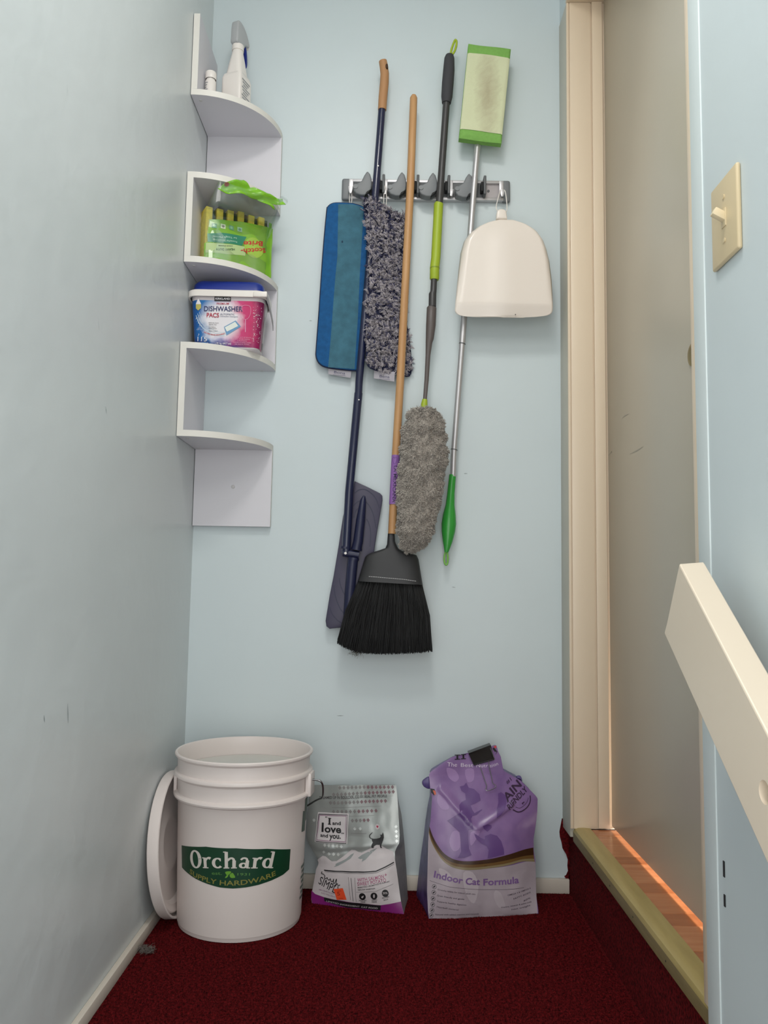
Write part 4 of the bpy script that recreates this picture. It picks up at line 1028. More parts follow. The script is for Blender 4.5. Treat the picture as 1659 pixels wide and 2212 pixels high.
po = obj('pan', bm, M_pan, dp, ang=30); md = po.modifiers.new('thick', 'SOLIDIFY'); md.thickness = .0022; md.offset = -1
kb_ = [(.766,1.6841),(.7664,1.6904),(.7675,1.7021),(.7707,1.7089),(.7797,1.7119),(.7888,1.7091),(.7922,1.7024),(.794,1.6908),(.7944,1.6845)]
obj('hang_knob', prism(spline(kb_, 4, False), -.082, -.066, bev=.004, seg=3), M_pan, dp)
hx, hz = HK[3]
kz = [(.7678,1.7104),(.7979,1.7108)]
wp = [(kz[0][0]+.005, -.072, kz[0][1]-.003), (kz[0][0]+.001, -.058, kz[0][1]+.018), (hx-.0075, -.040, hz-.010), (hx-.004, -.030, hz+.0015), (hx, -.028, hz+.003), (hx+.004, -.030, hz+.0015), (hx+.0075, -.040, hz-.010), (kz[1][0]-.001, -.058, kz[1][1]+.018), (kz[1][0]-.005, -.072, kz[1][1]-.003)]
obj('hang_loop', T(spline(wp, 5, False), .0012, 8), M_white, dp)
spk = (.8145,1.4311); obj('dark_speck', T([(spk[0], -.0855, spk[1]), (spk[0], -.0868, spk[1])], .0013, 8), M_ink, dp)

# ------------------------------------------------------------------ bucket
BC = Vector((.1840, -.1850))
bk_ = empty('bucket', (BC.x, BC.y, 0), 'open white five gallon bucket with green hardware store label on the red carpet', 'bucket')
RB = lambda z: .1365+(.1455-.1365)*min(z, .30)/.30
prf = [(0, .002), (.128, .002), (.131, 0), (.1345, .002), (.1362, .010), (.1368, .0105), (.1370, .016), (RB(.1), .1), (RB(.2), .2), (RB(.268), .268), (.1455, .270), (.1535, .2735), (.1548, .277), (.1535, .280), (.1462, .283), (.1468, .311), (.150, .3135), (.1548, .317), (.1552, .321), (.1535, .324), (.1475, .326), (.1482, .352), (.152, .3545), (.1545, .3575), (.1547, .361), (.1525, .3632), (.149, .3625), (.1475, .359), (.1452, .34), (.1428, .26), (.1335, .012), (.130, .006), (0, .006)]
prf = [(r, z if z < .25 else z+(z-.25)*.045) for r, z in prf][::-1]
obj('pail', lathe(prf, (BC.x, BC.y, 0), 96), M_bucket, bk_, ang=35)
for sx in (-1, 1):
    an = 0.05
    e = bmesh.new(); x0, x1_ = (.146, .1595) if sx > 0 else (.146, .1542)
    box(e, min(sx*x0, sx*x1_), max(sx*x0, sx*x1_), -.020, .020, .2735, .324, bev=.003)
    bmesh.ops.rotate(e, verts=e.verts, cent=(0, 0, 0), matrix=Matrix.Rotation(-.12 if sx > 0 else .1, 3, 'Z'))
    bmesh.ops.translate(e, verts=e.verts, vec=(BC.x, BC.y, 0)); obj('handle_ear', e, M_bucket, bk_)
bl_pts = [(.152, -.024, .308), (.166, -.026, .308), (.1765, -.027, .305), (.181, -.022, .294), (.181, -.010, .272), (.176, .02, .257), (.160, .066, .240), (.12, .122, .205), (.06, .158, .172), (0, .168, .160), (-.06, .158, .172), (-.115, .124, .205), (-.148, .070, .245), (-.158, .02, .275), (-.157, .0, .296)]
obj('wire_handle', T([(BC.x+x, BC.y+y if BC.y+y < -.016 else -.016, z) for x, y, z in spline(bl_pts, 5, False)], .0022, 10), M_steel, bk_)
def bkf(off):
    def f(s, z):
        r = RB(z)+off; a = s/.143; return (BC.x+r*math.sin(a), BC.y-r*math.cos(a), z)
    return f
LT = [(-.1362,.179),(-.0538,.1928),(.0124,.1938),(.0785,.1874),(.1416,.1738),(.1401,.132),(.1224,.1255),(.0937,.1206),(.0636,.1162),(.0357,.1135),(.0083,.1123),(-.0198,.1136),(-.0505,.1182),(-.0803,.1231),(-.1063,.1286),(-.1326,.1336)]
M_lg = mat('dark green label', (16, 62, 40), .4)
lb = decal('label', P2(LT), bkf(.0005), M_lg, bk_, .008)
# serif lettering drawn as strokes
def serif_word(path, h):
    """'Orchard' in a bold old-style serif; unit = x-height .64 of the cap height"""
    g = {}
    def ell(cx, cy, rx, ry, a0=0, a1=360, n=28, t0=.09, t1=.19):
        pts, ws = [], []
        for k in range(n+1):
            a = math.radians(a0+(a1-a0)*k/n); pts.append((cx+rx*math.cos(a), cy+ry*math.sin(a))); ws.append(t0+(t1-t0)*abs(math.cos(a))**1.4)
        return pts, ws
    def bar(x0, y0, x1, y1, wd_): return [(x0, y0), (x1, y1)], wd_
    def srf(x, y, wl=.13, wr=.13, th=.06): return [(x-wl, y), (x+wr, y)], th
    glyph = {
        'O': ([ell(.36, .52, .28, .49, 0, 366, t0=.09, t1=.2)], .76),
        'r': ([bar(.16, .0, .16, .62, .16), srf(.16, .03, .15, .17), ([(.02, .60), (.16, .60)], .06), (spline([(.2, .42), (.28, .57), (.38, .61), (.46, .57)], 6, False), [.06+.006*min(k, 16) for k in range(19)])], .52),
        'c': ([ell(.30, .32, .21, .27, 52, 318, t0=.08, t1=.17), ([(.40, .50), (.46, .50)], .14)], .56),
        'h': ([bar(.16, 0, .16, .98, .16), srf(.16, .03, .14, .14), ([(.02, .97), (.16, .97)], .06), (spline([(.22, .46), (.34, .59), (.46, .58), (.52, .44)], 6, False), .11), bar(.52, 0, .52, .46, .16), srf(.52, .03, .14, .14)], .72),
        'a': ([(spline([(.10, .50), (.20, .60), (.34, .58), (.40, .44)], 6, False), .1), bar(.40, .06, .40, .46, .16), ell(.23, .17, .14, .13, t0=.07, t1=.14), srf(.44, .03, .06, .12)], .60),
        'd': ([bar(.46, 0, .50, .98, .16), ([(.34, .97), (.50, .97)], .06), srf(.50, .03, .04, .12), ell(.27, .31, .19, .26, t0=.08, t1=.17)], .68),
    }
    x = 0; out = []
    for ch in 'Orchard':
        st_, adv = glyph[ch]
        for pts, wd_ in st_: out.append(([(px+x, py) for px, py in pts], wd_))
        x += adv
    bm = strokes(*out)
    return along(path, bm, .04, x-.06, h)
ow = [(-.0946,.1421),(.0943,.1445),(-.0382,.1381),(-.0155,.1395),(.017,.1387),(.043,.1373),(-.098,.1359),(.1037,.1335)]
capz = [(-.0692,.1512),(-.0709,.1855)]
M_cream_ink = mat('label cream ink', (214, 208, 200), .45)
decal('lettering', serif_word(spline([(-.0917,.1427),(-.0519,.1494),(.0092,.1531),(.0554,.1504),(.0943,.145)], 6, False), abs(capz[0][1]-capz[1][1])*1.0), bkf(.0009), M_cream_ink, lb, .006)
M_gold = mat('label gold ink', (132, 128, 62), .45); M_leaf = mat('label leaf green', (104, 160, 50), .45)
decal('lettering', [text('est.', ow[2], ow[3], .0065, .01), text('1931', ow[4], ow[5], .0052, .01)], bkf(.0009), mat('label green ink', (84, 132, 66), .45), lb, .006)
decal('lettering', text('SUPPLY HARDWARE', None, None, .0102, .014, path=spline([(-.0996,.1309),(-.0804,.1256),(-.0534,.1218),(-.0273,.1192),(-.0069,.1183),(.023,.1191),(.054,.1212),(.0844,.1255),(.1022,.1293)], 6, False)), bkf(.0009), M_gold, lb, .004)
lfs = []
for pp in ([(-.0086,.1454),(-.0021,.1472),(.0039,.1464),(.0015,.1419),(-.003,.1396),(-.0066,.1408)], [(.0009,.1396),(.0068,.1442),(.0126,.1357),(.0099,.1339),(.0034,.1343)], [(-.0087,.1342),(-.0042,.14),(-.0018,.1382),(-.0052,.1341)]): lfs.append(spline(pp, 3))
decal('leaf_print', [P2(q_) for q_ in lfs], bkf(.0009), M_leaf, lb, .006)
obj('pail_contents', lathe([(0, .325), (.08, .327), (.1435, .3262)], (BC.x, BC.y, 0), 64), mat('pale contents', (206, 204, 198), .6, bump=.3, bscale=20, bdist=.004), bk_)['label'] = 'pale level inside the bucket'
# second label wrapping the right-hand side
decal('side_label', P2([(.1893,.2425),(.2122,.2353),(.21,.1947),(.1857,.198)]+[]), bkf(.0006), M_lg, bk_, .006)
sd = [(.200, .215), (.285, .215), (.285, .265), (.202, .265)]
decal('side_label', P2(sd), bkf(.0006), M_lg, bk_, .008)
decal('side_print', P2(*[[(.196+.006*(i % 2), .05+.011*i), (.28, .05+.011*i), (.28, .056+.011*i), (.196+.006*(i % 2), .056+.011*i)] for i in range(7)]), bkf(.0006), mat('side print green', (70, 100, 84), .5), bk_, .008)

# ------------------------------------------------------------------ bucket lid leaning on the left wall
ld = empty('plastic_lid', (.03, -.178, .002), 'round white bucket lid leaning on edge between bucket and left wall', 'lid')
lp = [(0, 0), (.118, 0), (.122, .0015), (.124, .008), (.128, .0105), (.135, .0105), (.139, .008), (.1405, .002), (.142, -.001), (.150, -.001), (.1545, .001), (.156, .004), (.156, .024), (.1535, .0255), (.1515, .024), (.151, .010), (.148, .0075), (.1445, .009), (.1435, .016), (.1415, .0175), (.1375, .017), (.132, .0135), (.126, .0135), (.121, .006), (.118, .0035), (.06, .003), (.055, .0045), (.05, .003), (0, .003)]
lm = lathe(lp, (0, 0, 0), 96)
tl_ = math.radians(90-5.0)
bmesh.ops.rotate(lm, verts=lm.verts, cent=(0, 0, 0), matrix=Matrix.Rotation(tl_, 3, 'Y'))
bmesh.ops.rotate(lm, verts=lm.verts, cent=(0, 0, 0), matrix=Matrix.Rotation(math.radians(-2), 3, 'Z'))
mn = min(v.co.z for v in lm.verts); mx_ = min(v.co.x for v in lm.verts)
bmesh.ops.translate(lm, verts=lm.verts, vec=(.0025-mx_, -.176, -mn+.0005))
obj('lid_disc', lm, M_bucket, ld, ang=35)

# ------------------------------------------------------------------ cat food bags
def bag_surface(a, b, c, left, right, bulge, wr):
    """front surface of a bag: tilted plane y = a+bx+cz plus bulge and creases, between left(z) and right(z)"""
    def f(x, z, off=0):
        xl, xr = lerp_at(left, z), lerp_at(right, z); u = min(max((x-xl)/(xr-xl), 0), 1)
        return Vector((x, a+b*x+c*z-bulge(z)*(1-abs(2*u-1)**3)+wr(x, z)*(1-abs(2*u-1)**6)-off, z))
    return f
def bag_mesh(name, f, left, right, z0, z1fn, depth, mats, parent, nu=60, nv=90, br=None, bl=None):
    bm = bmesh.new(); rows = []
    for j in range(nv+1):
        ring = []; back = []
        for i in range(nu+1):
            u = i/nu; zt_q = z1fn(u); z = z0(u)+(zt_q-z0(u))*j/nv
            xl, xr = lerp_at(left, z), lerp_at(right, z); ring.append(f(xl+(xr-xl)*u, z))
        dpt = depth(j/nv)
        for i in range(8, -1, -1):
            u = i/8; p = ring[round(u*nu)]; yb = min(-.0125-.001*noise.noise(p*30), f.plane(p.x, p.z)+dpt); q = Vector((p.x+(.004*(1-2*u)), max(yb, p.y+.0012), p.z))
            if br is not None: q.x += max(0, lerp_at(br, p.z)-ring[-1].x)*u
            if bl is not None: q.x += min(0, lerp_at(bl, p.z)-ring[0].x)*(1-u)
            back.append(q)
        gl_ = (ring[0]+back[-1])/2+Vector((.006*min(1, dpt/.05) if bl is None else .002, 0, 0)); gr2 = (ring[-1]+back[0])/2-Vector((.006*min(1, dpt/.05) if br is None else .001, 0, 0))
        rows.append([bm.verts.new(p) for p in ring+[gr2]+back+[gl_]])
    n = len(rows[0])
    for A, Q in zip(rows, rows[1:]):
        for k in range(n):
            fc = bm.faces.new((A[k], A[(k+1) % n], Q[(k+1) % n], Q[k])); fc.material_index = 0 if k < nu else (1 if k in (nu, nu+1) else 1)
    bm.faces.new(rows[0][::-1]); bm.faces.new(rows[-1])
    bmesh.ops.recalc_face_normals(bm, faces=bm.faces)
    return obj(name, bm, mats, parent, ang=50)

# -- small silver and white bag
sa, sb_, sc_ = -.0142, -.253, .2564
SL_ = [(.318,.2522),(.3191,.2199),(.3178,.1818),(.3169,.1544),(.3182,.1375),(.3228,.1245),(.3382,.1041),(.3495,.0886),(.3488,.0819),(.344,.0716),(.3409,.05),(.3369,.0253),(.335,.0106),(.3382,-.0011)]
SR_ = [(.5306,.2686),(.5341,.2452),(.5362,.22),(.539,.1867),(.5406,.162),(.5397,.1439),(.5342,.1352),(.5297,.125),(.5309,.1073),(.5347,.0883),(.5386,.0648),(.5425,.0414),(.5457,.023),(.5527,.0007)]
def s_wr(x, z):
    p = Vector((x, z, 0))
    v = .0035*noise.noise(Vector((x*16, z*13, 2)))+.0016*noise.noise(Vector((x*45, z*38, 5)))
    v += .006*math.exp(-((z-.118-.12*(x-.44))/.010)**2)           # waist crease where the filled part ends
    return v
s_b = lambda z: .020*math.sin(math.pi*min(max(z/.15, 0), 1))+.010*math.sin(math.pi*min(max((z-.10)/.17, 0), 1))
sbag = empty('cat_food_bag', (.44, -.08, 0), 'small silver and white cat food bag with black cat print beside the bucket', 'bag')
sf = bag_surface(sa, sb_, sc_, SL_, SR_, s_b, s_wr); sf.plane = lambda x, z: sa+sb_*x+sc_*z
M_silver = mat('silver film', (158, 162, 160), .30, metal=.35, bump=.25, bscale=30, bdist=.003)
M_silver2 = mat('grey gusset film', (158, 156, 153), .4, metal=.2, var=.12, vscale=60)
zL = lambda u: .0012+.001*(u)
zTop = lambda u: SL_[0][1]+(SR_[0][1]-SL_[0][1])*u+.0006*math.sin(u*23)
SBR = [(.5329,.2615),(.541,.2306),(.549,.1976),(.5539,.161),(.5583,.1172),(.5632,.0628),(.5668,.0085),(.5689,-.0094),(.5662,-.0203)]
bag_mesh('bag_body', sf, SL_, SR_, zL, zTop, lambda t: .085*(1-t**1.3)+.003, [M_silver, M_silver2], sbag, br=SBR)
sdec = lambda off: (lambda x, z: sf(x, z, off))
M_bw = mat('bag white', (196, 188, 190), .35); M_bmag = mat('bag magenta', (122, 30, 108), .35)
low = [(.3379,.0045),(.3639,.0008),(.4195,-.0013),(.4741,-.0018),(.5189,-.0001),(.55,.0024),(.5454,.0235),(.5423,.0414),(.5385,.0647),(.5346,.0883),(.5311,.1057),(.5261,.1263),(.5095,.1314),(.5012,.1363),(.4891,.1394),(.4745,.1315),(.4526,.1196),(.4442,.1197),(.4367,.1231),(.4282,.1232),(.4155,.1129),(.3935,.0977),(.3823,.0958),(.3668,.1035),(.3592,.1036),(.3491,.0952),(.3465,.0916),(.3495,.087),(.3488,.0816),(.3442,.0713),(.3409,.05),(.3371,.0253),(.3353,.0122)]
decal('white_field', P2(low), sdec(.0006), M_bw, sbag, .006)
mg = [(.3355,.0268),(.3442,.0212),(.3669,.0171),(.4373,.0148),(.499,.0157),(.5186,.0193),(.5453,.026),(.552,.0015),(.519,-.0009),(.4561,-.0034),(.4012,-.0032),(.3394,-.0015),(.3354,.0106)]
decal('magenta_band', P2(mg), sdec(.0010), M_bmag, sbag, .006)
bb_ = [(.3662,.017),(.4189,.0145),(.4993,.0153),(.4988,.0043),(.4194,.0015),(.3673,.0091)]
blk = decal('black_band', P2(bb_), sdec(.0014), M_ink, sbag, .006)
t_ = [(.372,.0083),(.4017,.0066),(.4045,.0058),(.4507,.0051),(.4544,.0047),(.4923,.0067)]
decal('lettering', [text('LIMITED', t_[0], t_[1], .0035, 0), text('INGREDIENT', t_[2], t_[3], .0035, .01), text('CAT FOOD', t_[4], t_[5], .0038, .01)], sdec(.0018), M_bw, blk, .008)
# mountain shadows, dark rule, box, lettering, cat
mt = [[(.4341,.1166),(.4267,.1131),(.4158,.1047),(.4047,.0987),(.3955,.0946),(.39,.0908),(.3929,.0902),(.3874,.0853),(.3976,.089),(.4141,.0988),(.4269,.1066),(.4323,.1128)], [(.4884,.1319),(.4801,.1287),(.4674,.1226),(.4527,.1155),(.4436,.1089),(.4492,.1078),(.4547,.1091),(.4531,.1033),(.4622,.1082),(.4712,.1164),(.4803,.1238)]]
decal('mountain_print', [P2(q_) for q_ in mt], sdec(.0011), mat('print grey', (140, 146, 146), .4), sbag, .006)
decal('rule', strokes(([(.3643,.0752),(.4167,.0792),(.4866,.0869),(.5083,.0955),(.5282,.1046)], .0024), ([(.3663,.0728),(.4168,.0763),(.4876,.0838),(.5084,.0919),(.5282,.1009)], .0006)), sdec(.0012), M_ink, sbag, .005)
bxq = [(.3433,.1956),(.4191,.2004),(.417,.1349),(.3384,.1317)]
bin_ = [(.3455,.192),(.4154,.197),(.4147,.136),(.341,.1335)]
decal('logo_border', P2(bxq), sdec(.0007), mat('logo white', (206, 200, 202), .4), sbag, .006)
decal('logo_rule', merge(strokes((bin_+[bin_[0]], .0016))), sdec(.0012), M_ink, sbag, .004)
bi2 = [(.3475,.1897),(.4126,.1944),(.4123,.1388),(.3435,.1364)]
decal('logo_rule', merge(strokes((bi2+[bi2[0]], .0020))), sdec(.0011), mat('logo mauve', (150, 120, 140), .4), sbag, .004)
t_ = [(.3623,.1821),(.3671,.1825),(.3691,.1716),(.3766,.1722),(.38,.1725),(.4004,.1737),(.354,.155),(.3611,.1548),(.3616,.1548),(.402,.1563),(.3516,.1442),(.3703,.1441),(.374,.1425),(.4015,.1445),(.4028,.1508),(.4088,.1509)]
def slab_I(p0, p1, h):
    c = mix(p0, p1, .5); w2 = (p1[0]-p0[0])/2
    return strokes(([(c[0], c[1]), (c[0]-.0004, c[1]+h)], .0042), ([(c[0]-w2, c[1]+.0008), (c[0]+w2, c[1]+.0008)], .0018), ([(c[0]-w2, c[1]+h-.0008), (c[0]+w2, c[1]+h-.0008)], .0018))
decal('lettering', [text('"', t_[0], t_[1], .006, .02), slab_I(t_[2], t_[3], .0145), text('and', t_[4], t_[5], .0078, .025), text('l', (t_[6][0], t_[6][1]), (t_[6][0]+.005, t_[6][1]), .0205, .02), text('ove', t_[8], t_[9], .0160, .03), text('and', t_[10], t_[11], .0072, .025), text('you.', t_[12], t_[13], .0112, .03), text('"', t_[14], t_[15], .006, .02)], sdec(.0014), M_ink, sbag, .008)
t_ = [(.3458,.2252),(.5095,.2413)]
decal('lettering', text('DREAMED UP IN BOULDER, CO BY REAL PET PEOPLE', t_[0], t_[1], .0058, .004), sdec(.0012), mat('dark print', (52, 48, 50), .45), sbag, .008)
t_ = [(.4446,.0622),(.5054,.0739),(.5078,.0761),(.5126,.0774),(.4449,.0539),(.5107,.0665),(.4454,.0485),(.5188,.0657),(.4459,.0437),(.4856,.0507)]
decal('lettering', [text('WITH SALMON', t_[0], t_[1], .0075, .008), text('+', t_[2], t_[3], .0075, .02), text('SWEET POTATO', t_[4], t_[5], .0075, .008)], sdec(.0012), mat('pink print', (164, 82, 118), .45), sbag, .008)
decal('lettering', [text('PREBIOTICS + PROBIOTICS TO SUPPORT', t_[6], t_[7], .0026, .015), text('HEALTHY DIGESTION', t_[8], t_[9], .0026, .015)], sdec(.0012), M_ink, sbag, .008)
t_ = [(.3512,.0445),(.3896,.0322)]
decal('lettering', text('SIMPLY', t_[0], (t_[1][0]+.012, t_[1][1]-.006), .0185, .0), sdec(.0012), M_ink, sbag, .008)
scr = [(.3597,.0715),(.358,.0672),(.3628,.0669),(.3667,.064),(.3659,.0598),(.3698,.0586),(.3725,.0613),(.3745,.0574),(.3783,.057),(.38,.0604),(.3825,.0549),(.3867,.0562),(.3884,.0612),(.3879,.0514),(.3915,.0534),(.3949,.0619),(.3944,.0521),(.3918,.0454),(.3972,.0523),(.3992,.0477),(.4037,.0506)]
decal('script_lettering', strokes((spline(scr, 4, False), .0016)), sdec(.0016), M_ink, sbag, .006)
st_ = [(.3884,.0394),(.4105,.0443),(.4198,.0201),(.3971,.0167)]
stk = decal('price_sticker', P2(st_), sdec(.0020), mat('orange sticker', (226, 76, 34), .5), sbag, .006)
q_ = [(.3978,.0267),(.4074,.0276)]
decal('sticker_print', merge(text('5', q_[0], (q_[1][0]-.003, q_[1][1]), .008, .01), strokes(([(.3978,.0363),(.407,.0385)], .0008), ([(.4021,.0207),(.4122,.0224)], .0008))), sdec(.0024), mat('sticker ink', (150, 40, 20), .5), stk, .006)
decal('fold_lines', strokes(([(.4226,.0691),(.4289,.0203)], .0008), ([(.4377,.0701),(.4423,.0169)], .0008), ([(.4291,.0684),(.4354,.0178)], .0014), ([(.442,.0395),(.4875,.0461),(.527,.0617)], .0006)), sdec(.0012), mat('thin print grey', (110, 106, 108), .45), sbag, .006)
for i, c in enumerate([(.4565,.0314),(.4832,.0349),(.5089,.042)]):
    ic_ = decal('icon', P2(circle(c, .0078, 24)), sdec(.0012), M_ink, sbag, .006)
    if i < 2: decal('icon_mark', P2([(c[0]-.003, c[1]-.001), (c[0]-.0005, c[1]-.004), (c[0]+.0025, c[1]-.001), (c[0]+.003, c[1]+.003), (c[0], c[1]+.001)] if i == 0 else circle(c, .002, 12, .0045)), sdec(.0016), M_bw, ic_, 0)
    else: decal('icon_mark', text('30%', (c[0]-.0055, c[1]-.0022), (c[0]+.0055, c[1]-.0012), .0048, .01), sdec(.0016), M_bw, ic_, 0)
t_ = [(.4492,.02),(.4663,.0222),(.4533,.0165),(.4636,.0179),(.478,.0235),(.4906,.0259),(.479,.0196),(.4902,.0219),(.5023,.0297),(.5181,.0339),(.506,.0257),(.5158,.0285)]
decal('small_lettering', [text('POULTRY', t_[0], t_[1], .0028, .015), text('FREE', t_[2], t_[3], .0028, .015), text('GRAIN', t_[4], t_[5], .0028, .015), text('FREE', t_[6], t_[7], .0028, .015), text('PROTEIN', t_[8], t_[9], .0028, .015), text('RICH', t_[10], t_[11], .0028, .015)], sdec(.0012), M_ink, sbag, .01)
t_ = [(.3532,.031),(.3898,.0274),(.3591,.0243),(.3928,.0213)]
decal('small_lettering', [text('SIMPLE RECIPE FOR CATS', t_[0], t_[1], .0026, .01), text('NO FILLERS', t_[2], t_[3], .0026, .01)], sdec(.0012), mat('mauve print', (150, 110, 140), .45), sbag, .01)
catp = [(.4753,.1315),(.4744,.1356),(.4758,.1398),(.478,.1433),(.476,.1465),(.475,.1497),(.4713,.151),(.4688,.1544),(.4692,.1583),(.4729,.162),(.4765,.1648),(.4769,.1638),(.4738,.1604),(.4709,.1573),(.4712,.154),(.4741,.1516),(.4796,.1508),(.487,.1517),(.4935,.1536),(.4962,.1565),(.4958,.159),(.4939,.1616),(.497,.1606),(.4994,.1621),(.5012,.1664),(.5031,.1621),(.5036,.1555),(.5022,.1496),(.5001,.1445),(.4984,.1402),(.4981,.1352),(.5,.1329),(.4963,.1321),(.4951,.1358),(.4938,.1398),(.4919,.1388),(.4873,.1392),(.4827,.1368),(.4804,.1345),(.4797,.1328),(.4816,.1318)]
decal('cat_print', P2(catp), sdec(.0014), M_ink, sbag, .006)
hc_ = (.488,.1774)
decal('heart_disc', P2([(hc_[0]+(.0058 if k % 2 else .0048)*math.cos(k*math.pi/12), hc_[1]+(.0066 if k % 2 else .0055)*math.sin(k*math.pi/12)) for k in range(24)]), sdec(.0012), M_bw, sbag, .006)
decal('heart_print', P2([(hc_[0], hc_[1]-.003), (hc_[0]+.0024, hc_[1]), (hc_[0]+.0024, hc_[1]+.0018), (hc_[0]+.001, hc_[1]+.0026), (hc_[0], hc_[1]+.0014), (hc_[0]-.001, hc_[1]+.0026), (hc_[0]-.0024, hc_[1]+.0018), (hc_[0]-.0024, hc_[1])]), sdec(.0015), mat('heart red', (168, 30, 70), .45), sbag, 0)
# rows of diamonds
dA, dB, dC = [], [], []
for (xa, xb, y0, n, tgt) in ((600, 1290, 245, 12, 0), (540, 1300, 318, 12, 1), (500, 1200, 422, 12, 1), (530, 1080, 548, 10, 0), (780, 980, 645, 4, 1), (780, 900, 758, 3, 2), (430, 650, 962, 4, 2), (400, 620, 1075, 4, 2)):
    pass
for row in ([(.3951,.2536),(.5223,.264)], [(.3802,.2377),(.5243,.2539)], [(.3733,.219),(.5059,.2332)], [(.3817,.2008),(.4839,.2107)], [(.4281,.1858),(.4656,.1898)]):
    n = int(round((row[1][0]-row[0][0])/.0098))
    for i in range(n+1):
        c = mix(row[0], row[1], i/n); r = .0040; (dB if (i > n*.5 and row[0][1] < .262) else dA).append([(c[0]-r, c[1]), (c[0], c[1]-r*1.1), (c[0]+r, c[1]), (c[0], c[1]+r*1.1)])
for row, n in (([(.4343,.1687),(.4474,.1703)], 1), ([(.3638,.1281),(.4036,.1287)], 4), ([(.3617,.1121),(.3741,.1094)], 1), ([(.3855,.1101),(.3968,.1104)], 1), ([(.5318,.1795),(.534,.1491)], 3), ([(.3336,.1771),(.3349,.1772)], 1)):
    for i in range(n+1):
        c = mix(row[0], row[1], i/n); r = .0040; dC.append([(c[0]-r, c[1]), (c[0], c[1]-r), (c[0]+r, c[1]), (c[0], c[1]+r)])
decal('diamond_print', P2(*dA), sdec(.0006), mat('diamond grey', (122, 118, 118), .4), sbag, 0)
decal('diamond_print', P2(*dB), sdec(.0007), mat('diamond mauve', (120, 92, 98), .4), sbag, 0)
decal('diamond_print', P2(*dC), sdec(.0008), mat('diamond silver', (206, 210, 208), .2, metal=.3), sbag, 0)
decal('dotted_rules', strokes(([(.3776,.209),(.4968,.2219)], .0005), ([(.4202,.1945),(.4804,.2006)], .0005), ([(.4252,.1578),(.4626,.1611)], .0006), ([(.3922,.2291),(.5244,.2453)], .0004)), sdec(.0007), mat('rule grey', (130, 126, 126), .4), sbag, .01)

# -- large purple bag
pa, pb_, pc_ = -.274, .160, .195
PLf = [(.702,.3492),(.6795,.3449),(.662,.3405),(.6372,.326),(.6113,.3093),(.6072,.3019),(.6089,.2879),(.6106,.2698),(.615,.2518),(.6114,.2076),(.6083,.1857),(.6067,.164),(.6046,.1103),(.6033,.0575),(.6057,.0157),(.6076,.0008)]
PRt = [(.7709,.3658),(.7751,.3517),(.7812,.34),(.7867,.3086),(.8041,.2991),(.8277,.2861),(.8485,.2662),(.8632,.2522),(.8685,.2452),(.8662,.2125),(.8621,.1901),(.8551,.1569),(.8549,.1305),(.8579,.1129),(.8575,.0696),(.8574,.0353),(.8607,.0076)]
pz1 = PRt[0][1]; plz = PLf[0][1]
def p_wr(x, z):
    v = .005*noise.noise(Vector((x*11, z*10, 7)))+.0016*noise.noise(Vector((x*34, z*30, 9)))
    q0 = (.7171,.1906); q1 = (.637,.2693); q2 = (.7985,.2366)
    for qa, qb, amp in ((q0, q1, .006), (q0, q2, .006)):
        d = Vector((qb[0]-qa[0], qb[1]-qa[1])); L = d.length; d.normalize(); w_ = Vector((x-qa[0], z-qa[1])); t = w_.dot(d); s = d.x*w_.y-d.y*w_.x
        if -.01 < t < L+.01: v -= amp*math.exp(-(s/.0065)**2)*min(1, max(0, t/L*3+.3))
    return v
def p_b(z): return .030*math.sin(math.pi*min(max(z/.30, 0), 1))**.8
pbag = empty('cat_food_bag', (.73, -.10, 0), 'large purple and grey cat food bag folded over and clipped shut near the doorway', 'bag')
pf = bag_surface(pa, pb_, pc_, PLf, PRt, p_b, p_wr); pf.plane = lambda x, z: pa+pb_*x+pc_*z
M_purple = mat('purple film', (142, 112, 160), .28, c2=(116, 88, 140), vscale=16, bump=.2, bscale=24, bdist=.003, detail=3)
M_pgus = mat('purple gusset film', (104, 86, 146), .35, c2=(56, 42, 96), vscale=40)
pz0 = lambda u: .0012
topL = [(.662,.3405),(.702,.3497),(.7298,.3598),(.7552,.3683),(.7709,.3662)]
def pz1f(u):
    # slanting folded top: left end low, right end high
    return (.702,.3499)[1]+(pz1-(.702,.3499)[1])*u
PBL = [(.7044,.3445),(.6646,.334),(.6138,.2991),(.6092,.2663),(.6095,.2397),(.6049,.2131),(.6004,.177),(.5971,.1411),(.5903,.0933),(.5847,.0457),(.5803,.0078),(.5818,-.0134),(.5919,-.0343)]
bag_mesh('bag_body', pf, PLf, PRt, pz0, pz1f, lambda t: .125*(1-t**2.2)+.005, [M_purple, M_pgus], pbag, 64, 110, bl=PBL)
pdec = lambda off: (lambda x, z: pf(x, z, off))
lowp = [(.6081,.0022),(.6998,-.0022),(.7954,-.0028),(.859,.0022),(.8574,.0353),(.8572,.0696),(.8576,.1042),(.8543,.1152),(.8234,.114),(.7742,.1102),(.7255,.1068),(.6772,.1075),(.6533,.1141),(.6366,.1275),(.6222,.1462),(.6114,.1682),(.6071,.1814),(.6062,.164),(.6046,.1103),(.6035,.0575),(.606,.0157)]
M_pgrey = mat('bag pale grey print', (180, 168, 176), .32, c2=(160, 148, 156), vscale=12)
decal('grey_field', P2(lowp), pdec(.0006), M_pgrey, pbag, .007)
def band(up, dn): return up+dn[::-1]
c0 = [(.6083,.1923),(.615,.1747),(.627,.1548),(.6414,.1392),(.6582,.13),(.6774,.1251),(.7015,.1248),(.7404,.1275),(.7871,.1348),(.8242,.1402),(.8535,.1398)]
c1 = [(.6076,.1847),(.6138,.1671),(.6258,.1472),(.6402,.1317),(.6569,.1225),(.6773,.118),(.7014,.1172),(.7402,.1188),(.7868,.1239),(.8238,.1271),(.8539,.124)]
